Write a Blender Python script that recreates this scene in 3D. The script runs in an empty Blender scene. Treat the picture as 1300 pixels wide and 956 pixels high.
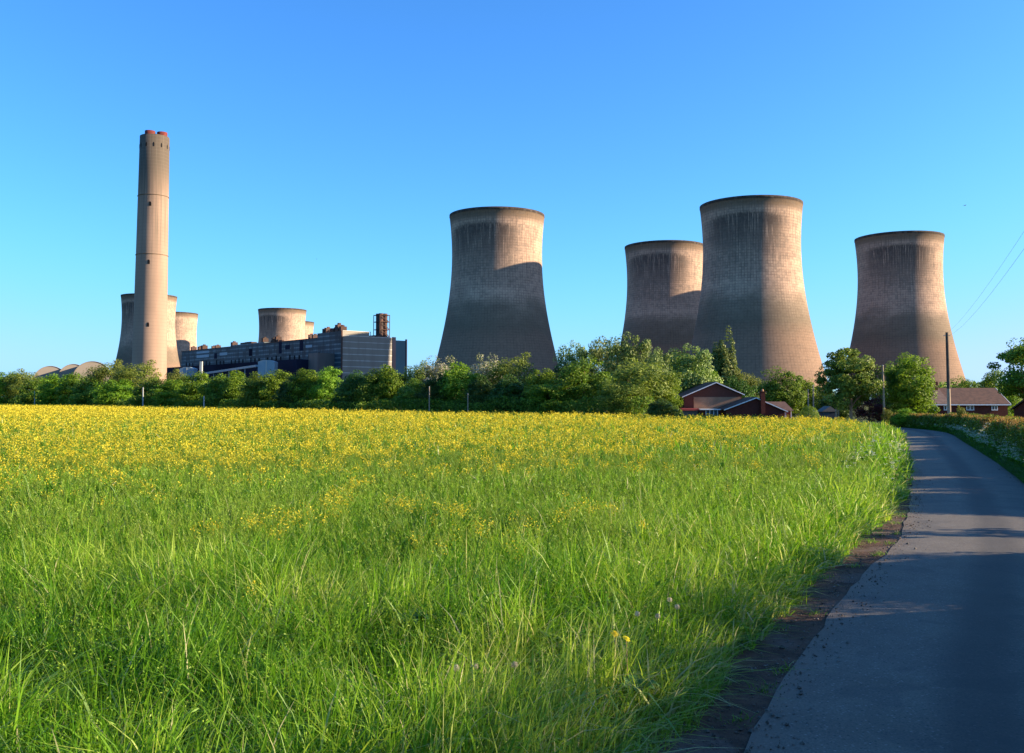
import bpy, bmesh, math, random
import numpy as np
from mathutils import Vector, Matrix
R = math.radians
S = bpy.context.scene
COL = S.collection
rng = np.random.default_rng(7)
random.seed(7)

# ------------------------------------------------------------------ camera, sky, sun, exposure
F = 1200.0                      # focal length in photograph pixels (photo is 1300 wide)
EYE = 2.5
PITCH = math.atan((507 - 433) / F)
cam = bpy.data.cameras.new('camera')
cam.sensor_width = 36.0
cam.lens = 36.0 * F / 1300.0
cam.shift_y = -45.0 / 1300.0    # the lens axis sits above the middle of the frame
cam.clip_start = 0.1
cam.clip_end = 20000
camo = bpy.data.objects.new('camera', cam)
COL.objects.link(camo)
camo.location = (0, 0, EYE)
camo.rotation_euler = (R(90) + PITCH, 0, 0)
S.camera = camo

SUN_AZ, SUN_EL = 93.0, 17.3
w = bpy.data.worlds.new('World')
S.world = w
w.use_nodes = True
nt = w.node_tree
nt.nodes.clear()
sky = nt.nodes.new('ShaderNodeTexSky')
sky.sky_type = 'NISHITA'
sky.sun_disc = False
sky.sun_elevation = R(SUN_EL)
sky.sun_rotation = R(SUN_AZ)
sky.altitude = 0
sky.air_density = 0.7
sky.dust_density = 1.0
sky.ozone_density = 3.0
hs = nt.nodes.new('ShaderNodeHueSaturation')
hs.inputs['Saturation'].default_value = 1.05
tint = nt.nodes.new('ShaderNodeMix'); tint.data_type = 'RGBA'; tint.blend_type = 'MULTIPLY'; tint.inputs[0].default_value = 1.0
tint.inputs[7].default_value = (0.66, 1.05, 1.36, 1)
bg = nt.nodes.new('ShaderNodeBackground')
bg.inputs['Strength'].default_value = 0.099
wo = nt.nodes.new('ShaderNodeOutputWorld')
nt.links.new(sky.outputs[0], tint.inputs[6])
nt.links.new(tint.outputs[2], hs.inputs['Color'])
# the horizon of the raw sky is too bright for this clear evening: roll each channel off softly
sep = nt.nodes.new('ShaderNodeSeparateColor'); cmb = nt.nodes.new('ShaderNodeCombineColor')
nt.links.new(hs.outputs[0], sep.inputs[0])
SKYLIM = []
for i_, (lim_, k_) in enumerate(((2.6, 0.8), (3.0, 1.4), (4.6, 1.5))):
    m_ = nt.nodes.new('ShaderNodeMath'); m_.operation = 'SMOOTH_MIN'
    nt.links.new(sep.outputs[i_], m_.inputs[0]); m_.inputs[1].default_value = lim_; m_.inputs[2].default_value = k_
    nt.links.new(m_.outputs[0], cmb.inputs[i_]); SKYLIM.append(m_)
nt.links.new(cmb.outputs[0], bg.inputs[0])
nt.links.new(bg.outputs[0], wo.inputs[0])

sl = bpy.data.lights.new('sun', 'SUN')
sl.energy = 5.0
sl.angle = R(0.53)
sl.color = (1.0, 0.79, 0.53)
so = bpy.data.objects.new('sun', sl)
COL.objects.link(so)
SV = Vector((math.sin(R(SUN_AZ)) * math.cos(R(SUN_EL)), math.cos(R(SUN_AZ)) * math.cos(R(SUN_EL)), math.sin(R(SUN_EL))))
so.rotation_euler = SV.to_track_quat('Z', 'Y').to_euler()
so.location = (60, -5, 60)

S.view_settings.view_transform = 'Standard'
S.view_settings.look = 'None'
S.view_settings.exposure = 1.55
S.view_settings.gamma = 1.0
S.view_settings.use_curve_mapping = False
S.cycles.max_bounces = 6
S.cycles.transparent_max_bounces = 4

# ------------------------------------------------------------------ helpers
CP, SP = math.cos(PITCH), math.sin(PITCH)
def ray(px, py):
    u, v = (px - 650) / F, (433 - py) / F
    return u / (CP - v * SP), (SP + v * CP) / (CP - v * SP)     # x and z per metre of y
def at(px, py, Y):
    a, b = ray(px, py)
    return Vector((a * Y, Y, EYE + b * Y))
def on_z(px, py, z):
    a, b = ray(px, py)
    Y = (z - EYE) / b
    return Vector((a * Y, Y, z))
def uu(px):
    return (px - 650) / F
def Yb(u):                       # depth of the far edge of the field along a line of sight
    return 114.4 / (u + 0.93)

def tag(o, label=None, cat=None, group=None, kind=None):
    if label: o['label'] = label
    if cat: o['category'] = cat
    if group: o['group'] = group
    if kind: o['kind'] = kind
    return o
def empty(name, loc=(0, 0, 0), rz=0.0):
    o = bpy.data.objects.new(name, None)
    o.empty_display_size = 0.3
    COL.objects.link(o)
    o.location = loc
    o.rotation_euler = (0, 0, rz)
    return o
def link_mesh(name, me, mat, parent=None):
    o = bpy.data.objects.new(name, me)
    COL.objects.link(o)
    if mat is not None and not me.materials:
        for m in (mat if isinstance(mat, (list, tuple)) else [mat]):
            me.materials.append(m)
    if parent is not None:
        o.parent = parent
    return o
def copy_tree(o, parent=None):
    c = o.copy()
    COL.objects.link(c)
    c.parent = parent
    for ch in o.children:
        copy_tree(ch, c)
    return c

class MB:
    """collects shapes, builds them as ONE mesh"""
    def __init__(s): s.v = []; s.f = []; s.sm = []
    def add(s, vs, fs, smooth=False):
        b = len(s.v)
        s.v += [tuple(p) for p in vs]
        s.f += [tuple(i + b for i in f) for f in fs]
        s.sm += [smooth] * len(fs)
    def box(s, x0, x1, y0, y1, z0, z1):
        s.add([(x0,y0,z0),(x1,y0,z0),(x1,y1,z0),(x0,y1,z0),(x0,y0,z1),(x1,y0,z1),(x1,y1,z1),(x0,y1,z1)],
              [(0,3,2,1),(4,5,6,7),(0,1,5,4),(1,2,6,5),(2,3,7,6),(3,0,4,7)])
    def bar(s, a, b, w, h=None):
        a, b = Vector(a), Vector(b); h = h or w
        d = (b - a).normalized()
        up = Vector((0,0,1)) if abs(d.z) < 0.9 else Vector((1,0,0))
        r = d.cross(up).normalized() * (w / 2); t = r.cross(d).normalized() * (h / 2)
        vs = [p + i * r + j * t for p in (a, b) for i, j in ((-1,-1),(1,-1),(1,1),(-1,1))]
        s.add(vs, [(0,1,2,3),(7,6,5,4),(0,4,5,1),(1,5,6,2),(2,6,7,3),(3,7,4,0)])
    def tube(s, pts, rad, n=8, cap=True, smooth=True):
        pts = [Vector(p) for p in pts]
        if not isinstance(rad, (list, tuple)): rad = [rad] * len(pts)
        vs = []
        for i, p in enumerate(pts):
            d = (pts[min(i+1, len(pts)-1)] - pts[max(i-1, 0)]).normalized()
            up = Vector((0,0,1)) if abs(d.z) < 0.9 else Vector((1,0,0))
            x = d.cross(up).normalized(); y = x.cross(d).normalized()
            for k in range(n):
                a = 2 * math.pi * k / n
                vs.append(p + rad[i] * (math.cos(a) * x + math.sin(a) * y))
        fs = []
        for i in range(len(pts) - 1):
            for k in range(n):
                fs.append((i*n+k, i*n+(k+1)%n, (i+1)*n+(k+1)%n, (i+1)*n+k))
        s.add(vs, fs, smooth)
        if cap:
            s.add(vs[:n], [tuple(range(n))]); s.add(vs[-n:], [tuple(range(n))[::-1]])
    def lathe(s, prof, n=48, c=(0,0), closed=False, smooth=True):
        vs = []
        for r, z in prof:
            for k in range(n):
                a = 2 * math.pi * k / n
                vs.append((c[0] + r * math.cos(a), c[1] + r * math.sin(a), z))
        fs = []
        m = len(prof)
        for i in range(m if closed else m - 1):
            j = (i + 1) % m
            for k in range(n):
                fs.append((i*n+k, i*n+(k+1)%n, j*n+(k+1)%n, j*n+k))
        s.add(vs, fs, smooth)
    def prism(s, poly, axis, a0, a1):
        """extrude a 2-D outline along axis 'x' or 'y' (outline is then y,z or x,z)"""
        n = len(poly)
        def P(p, a): return (a, p[0], p[1]) if axis == 'x' else (p[0], a, p[1])
        vs = [P(p, a0) for p in poly] + [P(p, a1) for p in poly]
        fs = [tuple(range(n))[::-1], tuple(range(n, 2*n))] + [(i, (i+1)%n, n+(i+1)%n, n+i) for i in range(n)]
        s.add(vs, fs)
    def build(s, name, mat, parent=None):
        me = bpy.data.meshes.new(name)
        me.from_pydata(s.v, [], s.f)
        me.polygons.foreach_set('use_smooth', s.sm)
        bm = bmesh.new(); bm.from_mesh(me); bmesh.ops.recalc_face_normals(bm, faces=bm.faces); bm.to_mesh(me); bm.free()
        me.update()
        return link_mesh(name, me, mat, parent)

def np_mesh(name, V, Q, var=None, mats=None, mi=None, smooth=False):
    """large mesh straight from arrays; Q is (m,4) or (m,3)"""
    me = bpy.data.meshes.new(name)
    V = np.ascontiguousarray(V, dtype=np.float32); Q = np.ascontiguousarray(Q, dtype=np.int32)
    n, k = Q.shape
    me.vertices.add(len(V)); me.vertices.foreach_set('co', V.ravel())
    me.loops.add(n * k); me.loops.foreach_set('vertex_index', Q.ravel())
    me.polygons.add(n)
    me.polygons.foreach_set('loop_start', np.arange(n, dtype=np.int32) * k)
    me.polygons.foreach_set('loop_total', np.full(n, k, dtype=np.int32))
    me.polygons.foreach_set('use_smooth', np.full(n, bool(smooth)))
    if mats:
        for m in mats: me.materials.append(m)
    if mi is not None: me.polygons.foreach_set('material_index', np.ascontiguousarray(mi, dtype=np.int32))
    me.update(calc_edges=True)
    if var is not None:
        a = me.attributes.new('var', 'FLOAT', 'POINT')
        a.data.foreach_set('value', np.ascontiguousarray(var, dtype=np.float32))
    return me

# value noise for placing things
_tab = rng.random((64, 64))
def vnoise(x, y):
    x = np.asarray(x, float); y = np.asarray(y, float)
    xi = np.floor(x).astype(int); yi = np.floor(y).astype(int)
    fx = x - xi; fy = y - yi
    fx = fx*fx*(3-2*fx); fy = fy*fy*(3-2*fy)
    g = lambda i, j: _tab[i % 64, j % 64]
    return (g(xi,yi)*(1-fx)+g(xi+1,yi)*fx)*(1-fy) + (g(xi,yi+1)*(1-fx)+g(xi+1,yi+1)*fx)*fy
def fnoise(x, y):
    return 0.55*vnoise(x,y) + 0.3*vnoise(x*2.1+7,y*2.1+3) + 0.15*vnoise(x*4.3+1,y*4.3+9)

# ------------------------------------------------------------------ materials
def mat(name, col=(0.5,0.5,0.5), rough=0.8, spec=0.3, metal=0.0):
    m = bpy.data.materials.new(name); m.use_nodes = True
    b = m.node_tree.nodes['Principled BSDF']
    b.inputs['Base Color'].default_value = (*col, 1)
    b.inputs['Roughness'].default_value = rough
    b.inputs['Specular IOR Level'].default_value = spec
    b.inputs['Metallic'].default_value = metal
    return m
class G:
    """small node-graph helper"""
    def __init__(s, name, rough=0.8, spec=0.25):
        s.m = mat(name, rough=rough, spec=spec); s.t = s.m.node_tree; s.b = s.t.nodes['Principled BSDF']
    def n(s, typ, **kw):
        o = s.t.nodes.new(typ)
        for k, v in kw.items(): setattr(o, k, v)
        return o
    def l(s, a, b): s.t.links.new(a, b)
    def setin(s, inp, v):
        if hasattr(v, 'is_output') or isinstance(v, bpy.types.NodeSocket): s.l(v, inp)
        else: inp.default_value = v
    def math(s, op, a, b=0.0, c=0.0, clamp=False):
        o = s.n('ShaderNodeMath', operation=op); o.use_clamp = clamp
        s.setin(o.inputs[0], a); s.setin(o.inputs[1], b)
        if op in ('MULTIPLY_ADD', 'COMPARE', 'SMOOTH_MIN'): s.setin(o.inputs[2], c)
        return o.outputs[0]
    def sm(s, v, a, b, lo=0.0, hi=1.0):
        o = s.n('ShaderNodeMapRange', interpolation_type='SMOOTHSTEP')
        s.setin(o.inputs[0], v)
        for i, q in zip((1,2,3,4), (a,b,lo,hi)): o.inputs[i].default_value = q
        return o.outputs[0]
    def mix(s, f, a, b, mode='MIX'):
        o = s.n('ShaderNodeMix', data_type='RGBA', blend_type=mode)
        s.setin(o.inputs[0], f)
        for i, v in ((6, a), (7, b)):
            if isinstance(v, tuple): o.inputs[i].default_value = (*v, 1) if len(v) == 3 else v
            else: s.l(v, o.inputs[i])
        return o.outputs[2]
    def comb(s, x, y, z):
        o = s.n('ShaderNodeCombineXYZ')
        for i, v in enumerate((x, y, z)): s.setin(o.inputs[i], v)
        return o.outputs[0]
    def noise(s, vec, scale, detail=3, rough=0.55):
        o = s.n('ShaderNodeTexNoise'); o.inputs['Scale'].default_value = scale
        o.inputs['Detail'].default_value = detail; o.inputs['Roughness'].default_value = rough
        s.l(vec, o.inputs['Vector']); return o.outputs['Fac']
    def obj(s): return s.n('ShaderNodeTexCoord').outputs['Object']
    def ramp(s, f, stops):
        o = s.n('ShaderNodeValToRGB'); e = o.color_ramp.elements
        while len(e) < len(stops): e.new(0.5)
        for el, (p, c) in zip(e, stops): el.position = p; el.color = (*c, 1)
        s.l(f, o.inputs[0]); return o.outputs[0]
    def col(s, c): s.l(c, s.b.inputs['Base Color'])
    def bump(s, h, strength=0.3, dist=0.02):
        o = s.n('ShaderNodeBump'); o.inputs['Strength'].default_value = strength; o.inputs['Distance'].default_value = dist
        s.l(h, o.inputs['Height']); s.l(o.outputs[0], s.b.inputs['Normal'])

def leaf_mat(name, stops, trans=0.35, rough=0.55, spec=0.25, tint=(1.0,1.0,0.6)):
    g = G(name, rough, spec)
    a = g.n('ShaderNodeAttribute', attribute_name='var')
    oi = g.n('ShaderNodeObjectInfo')
    c = g.ramp(a.outputs['Fac'], stops)
    h = g.n('ShaderNodeHueSaturation'); g.l(c, h.inputs['Color'])
    g.l(g.sm(oi.outputs['Random'], 0, 1, 0.8, 1.2), h.inputs['Value'])
    g.l(g.sm(oi.outputs['Random'], 0, 1, 0.487, 0.51), h.inputs['Hue'])
    c = h.outputs[0]
    g.col(c)
    t = g.n('ShaderNodeBsdfTranslucent')
    g.l(g.mix(1.0, c, tint, 'MULTIPLY'), t.inputs[0])
    mx = g.n('ShaderNodeMixShader'); mx.inputs[0].default_value = trans
    g.l(g.b.outputs[0], mx.inputs[1]); g.l(t.outputs[0], mx.inputs[2])
    g.l(mx.outputs[0], g.t.nodes['Material Output'].inputs['Surface'])
    return g.m

M = {}
M['grass'] = leaf_mat('grass_blades', [(0.0,(0.02,0.085,0.004)),(0.35,(0.075,0.20,0.010)),(0.7,(0.17,0.325,0.018)),(0.93,(0.31,0.42,0.055)),(1.0,(0.55,0.50,0.30))], 0.46, 0.45, 0.3)
M['stalk'] = leaf_mat('crop_stalks', [(0.0,(0.05,0.15,0.012)),(0.6,(0.17,0.30,0.02)),(1.0,(0.33,0.42,0.07))], 0.3, 0.5, 0.3)
M['yellow'] = leaf_mat('yellow_petals', [(0.0,(0.63,0.53,0.02)),(1.0,(0.74,0.71,0.08))], 0.35, 0.7, 0.1, (1,0.9,0.5))
M['seed'] = leaf_mat('brown_seed_grass', [(0.0,(0.22,0.19,0.04)),(0.5,(0.42,0.24,0.08)),(1.0,(0.58,0.38,0.14))], 0.35, 0.7, 0.1)
M['umbel'] = leaf_mat('white_umbels', [(0.0,(0.38,0.44,0.32)),(1.0,(0.62,0.64,0.54))], 0.3, 0.8, 0.1, (1,1,0.9))
M['leaf_bright'] = leaf_mat('bright_leaves', [(0.0,(0.05,0.12,0.01)),(0.5,(0.15,0.27,0.018)),(1.0,(0.27,0.41,0.04))], 0.45)
M['leaf_green'] = leaf_mat('green_leaves', [(0.0,(0.04,0.09,0.010)),(0.5,(0.12,0.21,0.020)),(1.0,(0.25,0.34,0.05))], 0.42)
M['leaf_dark'] = leaf_mat('dark_leaves', [(0.0,(0.02,0.06,0.010)),(0.5,(0.05,0.11,0.016)),(1.0,(0.10,0.18,0.03))], 0.3)
M['leaf_olive'] = leaf_mat('olive_leaves', [(0.0,(0.07,0.11,0.015)),(0.5,(0.16,0.21,0.03)),(1.0,(0.29,0.33,0.07))], 0.4)
M['leaf_silver'] = leaf_mat('silver_leaves', [(0.0,(0.05,0.10,0.02)),(0.5,(0.14,0.21,0.04)),(1.0,(0.32,0.39,0.15))], 0.25)
M['blossom'] = leaf_mat('pale_blossom', [(0.0,(0.10,0.15,0.04)),(0.35,(0.22,0.26,0.10)),(0.6,(0.50,0.48,0.36)),(1.0,(0.66,0.62,0.50))], 0.25, 0.8, 0.1, (1,1,0.8))
M['leaf_maroon'] = leaf_mat('maroon_leaves', [(0.0,(0.05,0.012,0.015)),(0.5,(0.11,0.03,0.03)),(1.0,(0.20,0.07,0.06))], 0.25, tint=(1,0.6,0.6))
M['bark'] = mat('bark', (0.16,0.11,0.07), 0.95, 0.1)
M['bark_pale'] = mat('pale_bark', (0.30,0.20,0.13), 0.95, 0.1)

def tower_mat(name, seed, tone=1.0, brown=1.0):
    g = G(name, 0.9, 0.15)
    o = g.obj(); s = g.n('ShaderNodeSeparateXYZ'); g.l(o, s.inputs[0])
    x, y, z = s.outputs
    # angle measured from the weather side, so the streaks hang there
    ax, ay = math.sin(R(202)), math.cos(R(202))
    ca = g.math('ADD', g.math('MULTIPLY', x, ax), g.math('MULTIPLY', y, ay))
    sa = g.math('SUBTRACT', g.math('MULTIPLY', x, ay), g.math('MULTIPLY', y, ax))
    ang = g.math('ARCTAN2', sa, ca)
    vec = g.comb(g.math('MULTIPLY', ang, 28.0), z, seed)
    big = g.noise(g.comb(g.math('MULTIPLY', ang, 2.0), g.math('MULTIPLY', z, 0.10), seed), 1.0, 3)
    streak = g.noise(g.comb(g.math('MULTIPLY', ang, 38.0), g.math('MULTIPLY', z, 0.045), seed), 1.0, 4, 0.7)
    fine = g.noise(vec, 0.9, 2)
    band = g.noise(g.comb(seed, g.math('MULTIPLY', ang, 0.7), g.math('MULTIPLY', z, 0.22)), 1.0, 3)
    c = g.mix(g.sm(big, 0.3, 0.7), (0.43*tone,0.295*tone,0.222*tone), (0.52*tone,0.365*tone,0.272*tone))
    # lift joints and panels of the shell
    c = g.mix(g.sm(band, 0.35, 0.65, 0, 0.30), c, (0.24*tone,0.18*tone,0.15*tone))
    # lower shell is browner and darker, a dull greenish belt between
    low = g.sm(g.math('ADD', z, g.math('MULTIPLY', big, 14.0)), 48, 66, 1, 0)
    c = g.mix(g.math('MULTIPLY', low, 0.85*brown), c, (0.19*tone,0.125*tone,0.088*tone))
    dz = g.math('ABSOLUTE', g.math('SUBTRACT', g.math('ADD', z, g.math('MULTIPLY', big, 12.0)), 58.0))
    c = g.mix(g.sm(dz, 4, 15, 0.62*brown, 0), c, (0.095,0.090,0.065))
    # run-off streaks under the rim on the weather side
    side = g.sm(g.math('ADD', g.math('ABSOLUTE', ang), g.math('MULTIPLY', g.math('SUBTRACT', streak, 0.5), 1.1)), 0.60, 1.05, 1, 0)
    top = g.math('MULTIPLY', g.sm(g.math('ADD', g.math('ADD', z, g.math('MULTIPLY', ang, g.math('MULTIPLY', ang, 3.5))), g.math('MULTIPLY', streak, 14)), 112.5, 114.5, 1, 0), g.sm(g.math('SUBTRACT', z, g.math('MULTIPLY', streak, 40.0)), 42, 92, 0, 1))
    st = g.math('MULTIPLY', g.math('MULTIPLY', side, top), g.sm(streak, 0.36, 0.50, 0.10, 1.0))
    c = g.mix(g.math('MULTIPLY', st, 0.90), c, (0.028,0.027,0.032))
    fr = g.math('MULTIPLY', g.sm(streak, 0.50, 0.64, 0, 0.62), g.sm(z, 55, 95, 0.15, 1))
    c = g.mix(fr, c, (0.085,0.068,0.06))
    # rim belt
    c = g.mix(g.sm(g.math('ADD', z, g.math('MULTIPLY', fine, 2.0)), 108.0, 112.5, 0, 0.75), c, (0.10,0.072,0.045))
    c = g.mix(g.sm(z, 113.3, 113.9, 0, 0.85), c, (0.022,0.02,0.022))
    # grid of shutter joints
    def grid(v, period, wd):
        f = g.math('FRACT', g.math('DIVIDE', v, period))
        return g.math('LESS_THAN', f, wd)
    gh = grid(z, 1.55, 0.25); gv = grid(g.math('MULTIPLY', ang, 28.0), 1.6, 0.22)
    gg = g.math('MAXIMUM', gh, gv)
    patch = g.noise(vec, 0.35, 2)
    c = g.mix(g.math('MULTIPLY', gg, g.sm(patch, 0.3, 0.7, 0.12, 0.50)), c, (0.10,0.07,0.058))
    cell = g.n('ShaderNodeTexWhiteNoise', noise_dimensions='3D')
    g.l(g.comb(g.math('FLOOR', g.math('DIVIDE', g.math('MULTIPLY', ang, 28.0), 1.6)), g.math('FLOOR', g.math('DIVIDE', z, 1.55)), seed), cell.inputs['Vector'])
    c = g.mix(g.math('MULTIPLY', g.sm(cell.outputs['Value'], 0.5, 1.0, 0, 0.42), g.sm(z, 45, 75, 0.25, 1)), c, (0.16,0.13,0.11))
    c = g.mix(1.0, c, g.mix(g.sm(fine, 0.3, 0.7), (0.90,0.90,0.90), (1.06,1.06,1.06)), 'MULTIPLY')
    g.col(c)
    return g.m

def noisy(name, c0, c1, scale, rough=0.85, spec=0.2, c2=None, stretch=(1,1,1), bump=0.0):
    g = G(name, rough, spec)
    mp = g.n('ShaderNodeMapping'); mp.inputs['Scale'].default_value = stretch
    g.l(g.obj(), mp.inputs[0])
    f = g.noise(mp.outputs[0], scale, 5, 0.6)
    c = g.mix(g.sm(f, 0.32, 0.68), c0, c1)
    if c2:
        f2 = g.noise(mp.outputs[0], scale * 0.23, 3)
        c = g.mix(g.sm(f2, 0.45, 0.7, 0, 0.8), c, c2)
    g.col(c)
    if bump: g.bump(f, bump, 0.02)
    return g.m

def striped(name, c0, c1, period, width, noise_col, nz=0.3, cw=0.0):
    """horizontal cladding rails by height plus weathering"""
    g = G(name, 0.6, 0.3)
    s = g.n('ShaderNodeSeparateXYZ'); g.l(g.obj(), s.inputs[0])
    f = g.math('LESS_THAN', g.math('FRACT', g.math('DIVIDE', s.outputs[2], period)), width)
    n = g.noise(g.comb(g.math('MULTIPLY', s.outputs[0], 0.25), g.math('MULTIPLY', s.outputs[1], 0.25), g.math('MULTIPLY', s.outputs[2], 0.05)), 1.0, 4)
    wn = g.n('ShaderNodeTexWhiteNoise', noise_dimensions='2D')
    g.l(g.comb(g.math('FLOOR', g.math('MULTIPLY', s.outputs[0], 0.16)), g.math('FLOOR', g.math('MULTIPLY', s.outputs[2], 0.22)), 0.0), wn.inputs['Vector'])
    c = g.mix(f, c0, c1)
    c = g.mix(g.sm(n, 0.4, 0.7, 0, nz), c, noise_col)
    c = g.mix(g.sm(wn.outputs['Value'], 0.5, 1.0, 0, cw), c, noise_col)
    g.col(c)
    return g.m

def brick_mat(name, c0, c1, mortar):
    g = G(name, 0.9, 0.15)
    b = g.n('ShaderNodeTexBrick'); g.l(g.obj(), b.inputs['Vector'])
    mp = g.n('ShaderNodeMapping'); mp.inputs['Rotation'].default_value = (R(90), 0, 0); g.l(g.obj(), mp.inputs[0]); g.l(mp.outputs[0], b.inputs['Vector'])
    b.inputs['Scale'].default_value = 4.0
    b.inputs['Color1'].default_value = (*c0, 1); b.inputs['Color2'].default_value = (*c1, 1); b.inputs['Mortar'].default_value = (*mortar, 1)
    b.inputs['Mortar Size'].default_value = 0.012
    n = g.noise(g.obj(), 1.2, 3)
    g.col(g.mix(g.sm(n, 0.35, 0.7, 0, 0.4), b.outputs[0], tuple(v * 0.6 for v in c0)))
    return g.m
def tile_mat(name, c0, c1):
    g = G(name, 0.85, 0.2)
    s = g.n('ShaderNodeSeparateXYZ'); g.l(g.obj(), s.inputs[0])
    f = g.math('FRACT', g.math('DIVIDE', s.outputs[2], 0.17))
    n = g.noise(g.obj(), 2.2, 4)
    c = g.mix(g.sm(n, 0.3, 0.7), c0, c1)
    g.col(g.mix(g.sm(f, 0.0, 0.25, 0.35, 0), c, tuple(v * 0.4 for v in c0)))
    return g.m

M['brick'] = brick_mat('red_brick', (0.13,0.032,0.024), (0.09,0.024,0.02), (0.12,0.07,0.055))
M['brick_tan'] = brick_mat('tan_brick', (0.36,0.20,0.12), (0.30,0.16,0.10), (0.32,0.24,0.18))
M['tiles'] = tile_mat('brown_roof_tiles', (0.125,0.072,0.055), (0.08,0.05,0.042))
M['tiles_grey'] = tile_mat('weathered_roof_tiles', (0.17,0.12,0.10), (0.12,0.08,0.07))
M['timber'] = noisy('brown_cladding', (0.10,0.035,0.025), (0.14,0.05,0.035), 3.0, stretch=(1,1,6))
M['white'] = noisy('white_paint', (0.74,0.76,0.80), (0.66,0.68,0.72), 4.0, 0.5, 0.4)
M['glass'] = mat('window_glass', (0.05,0.07,0.09), 0.08, 0.8)
M['red_roof'] = mat('red_flat_roof', (0.45,0.08,0.07), 0.8)
M['red_paint'] = noisy('red_flue_paint', (0.20,0.04,0.03), (0.11,0.03,0.026), 0.6)
M['dark_steel'] = noisy('dark_steel', (0.05,0.045,0.045), (0.12,0.06,0.045), 0.5)
M['black'] = mat('black_opening', (0.012,0.012,0.014), 0.95, 0.1)
M['pole_wood'] = noisy('pole_wood', (0.34,0.27,0.20), (0.24,0.19,0.15), 3.0, stretch=(6,6,0.5))
M['pole_dark'] = noisy('tarred_pole', (0.055,0.045,0.04), (0.09,0.07,0.06), 3.0)
M['wire'] = mat('wire', (0.22,0.25,0.28), 0.5)
M['clock'] = leaf_mat('dandelion_seeds', [(0.0,(0.34,0.30,0.24)),(1.0,(0.55,0.52,0.44))], 0.4, 0.8, 0.1, (1,1,0.9))
M['galv'] = mat('galvanised_steel', (0.32,0.34,0.36), 0.6, 0.4)

# ------------------------------------------------------------------ road line
LE = np.array([(-12,-6.5),(-4,-3.0),(0,-1.25),(4,0.42),(8.33,2.29),(10.2,3.22),(12.9,4.65),(15.5,6.10),(18.5,7.62),(22.6,9.42),(30.3,12.75),(38,16.0),(47.6,19.9),(58,24.1),(66,27.4),(72,29.6),(78,30.9),(84,31.2),(90,30.4),(96,28.0),(101,24.0),(105,18.0),(108,8.0),(110,-6.0)])
t_ = np.concatenate([[0], np.cumsum(np.hypot(*np.diff(LE, axis=0).T))])
tt = np.arange(0, t_[-1], 0.5)
def smooth_curve(vals):
    v = np.interp(tt, t_, vals)
    k = np.ones(9) / 9
    p = np.pad(v, 4, mode='edge')
    return np.convolve(p, k, 'valid')
LY, LX = smooth_curve(LE[:,0]), smooth_curve(LE[:,1])
d = np.gradient(np.stack([LX, LY], 1), axis=0); d /= np.linalg.norm(d, axis=1)[:, None]
NRM = np.stack([d[:,1], -d[:,0]], 1)          # to the right of travel
RW = 3.05
def left_x(Y):                                 # left edge of the tarmac while the road runs away from the camera
    m = LY < 84
    k = np.argmax(LY[m]) + 1
    return np.interp(Y, LY[:k], LX[:k])
def road_dist(x, y):
    """signed distance from left road edge: negative on the field side"""
    return (np.asarray(x) - left_x(np.asarray(y))) * 0.915

def terrain(x, y):
    s = (np.asarray(x) + 0.93 * np.asarray(y) - 116.0) / 1.366
    s = np.clip(s / 28.0, 0, 1)
    return -1.2 * s * s * (3 - 2 * s)

# ------------------------------------------------------------------ ground
gx = np.concatenate([-np.geomspace(9000, 130, 26), np.arange(-120, 121, 4.0), np.geomspace(130, 9000, 26)])
gy = np.concatenate([-np.geomspace(4000, 30, 12), np.arange(-20, 161, 4.0), np.geomspace(170, 12000, 30)])
GX, GY = np.meshgrid(gx, gy)
GZ = terrain(GX, GY)
V = np.stack([GX.ravel(), GY.ravel(), GZ.ravel()], 1)
nx, ny = len(gx), len(gy)
ii = (np.arange(ny - 1)[:, None] * nx + np.arange(nx - 1)[None, :]).ravel()
Q = np.stack([ii, ii + 1, ii + nx + 1, ii + nx], 1)
M['soil'] = noisy('field_soil_and_undergrowth', (0.045,0.06,0.018), (0.08,0.11,0.02), 0.9, 0.95, 0.1, (0.06,0.045,0.03))
o = link_mesh('ground', np_mesh('ground', V, Q, mats=[M['soil']], smooth=True), None)
tag(o, kind='structure')

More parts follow.
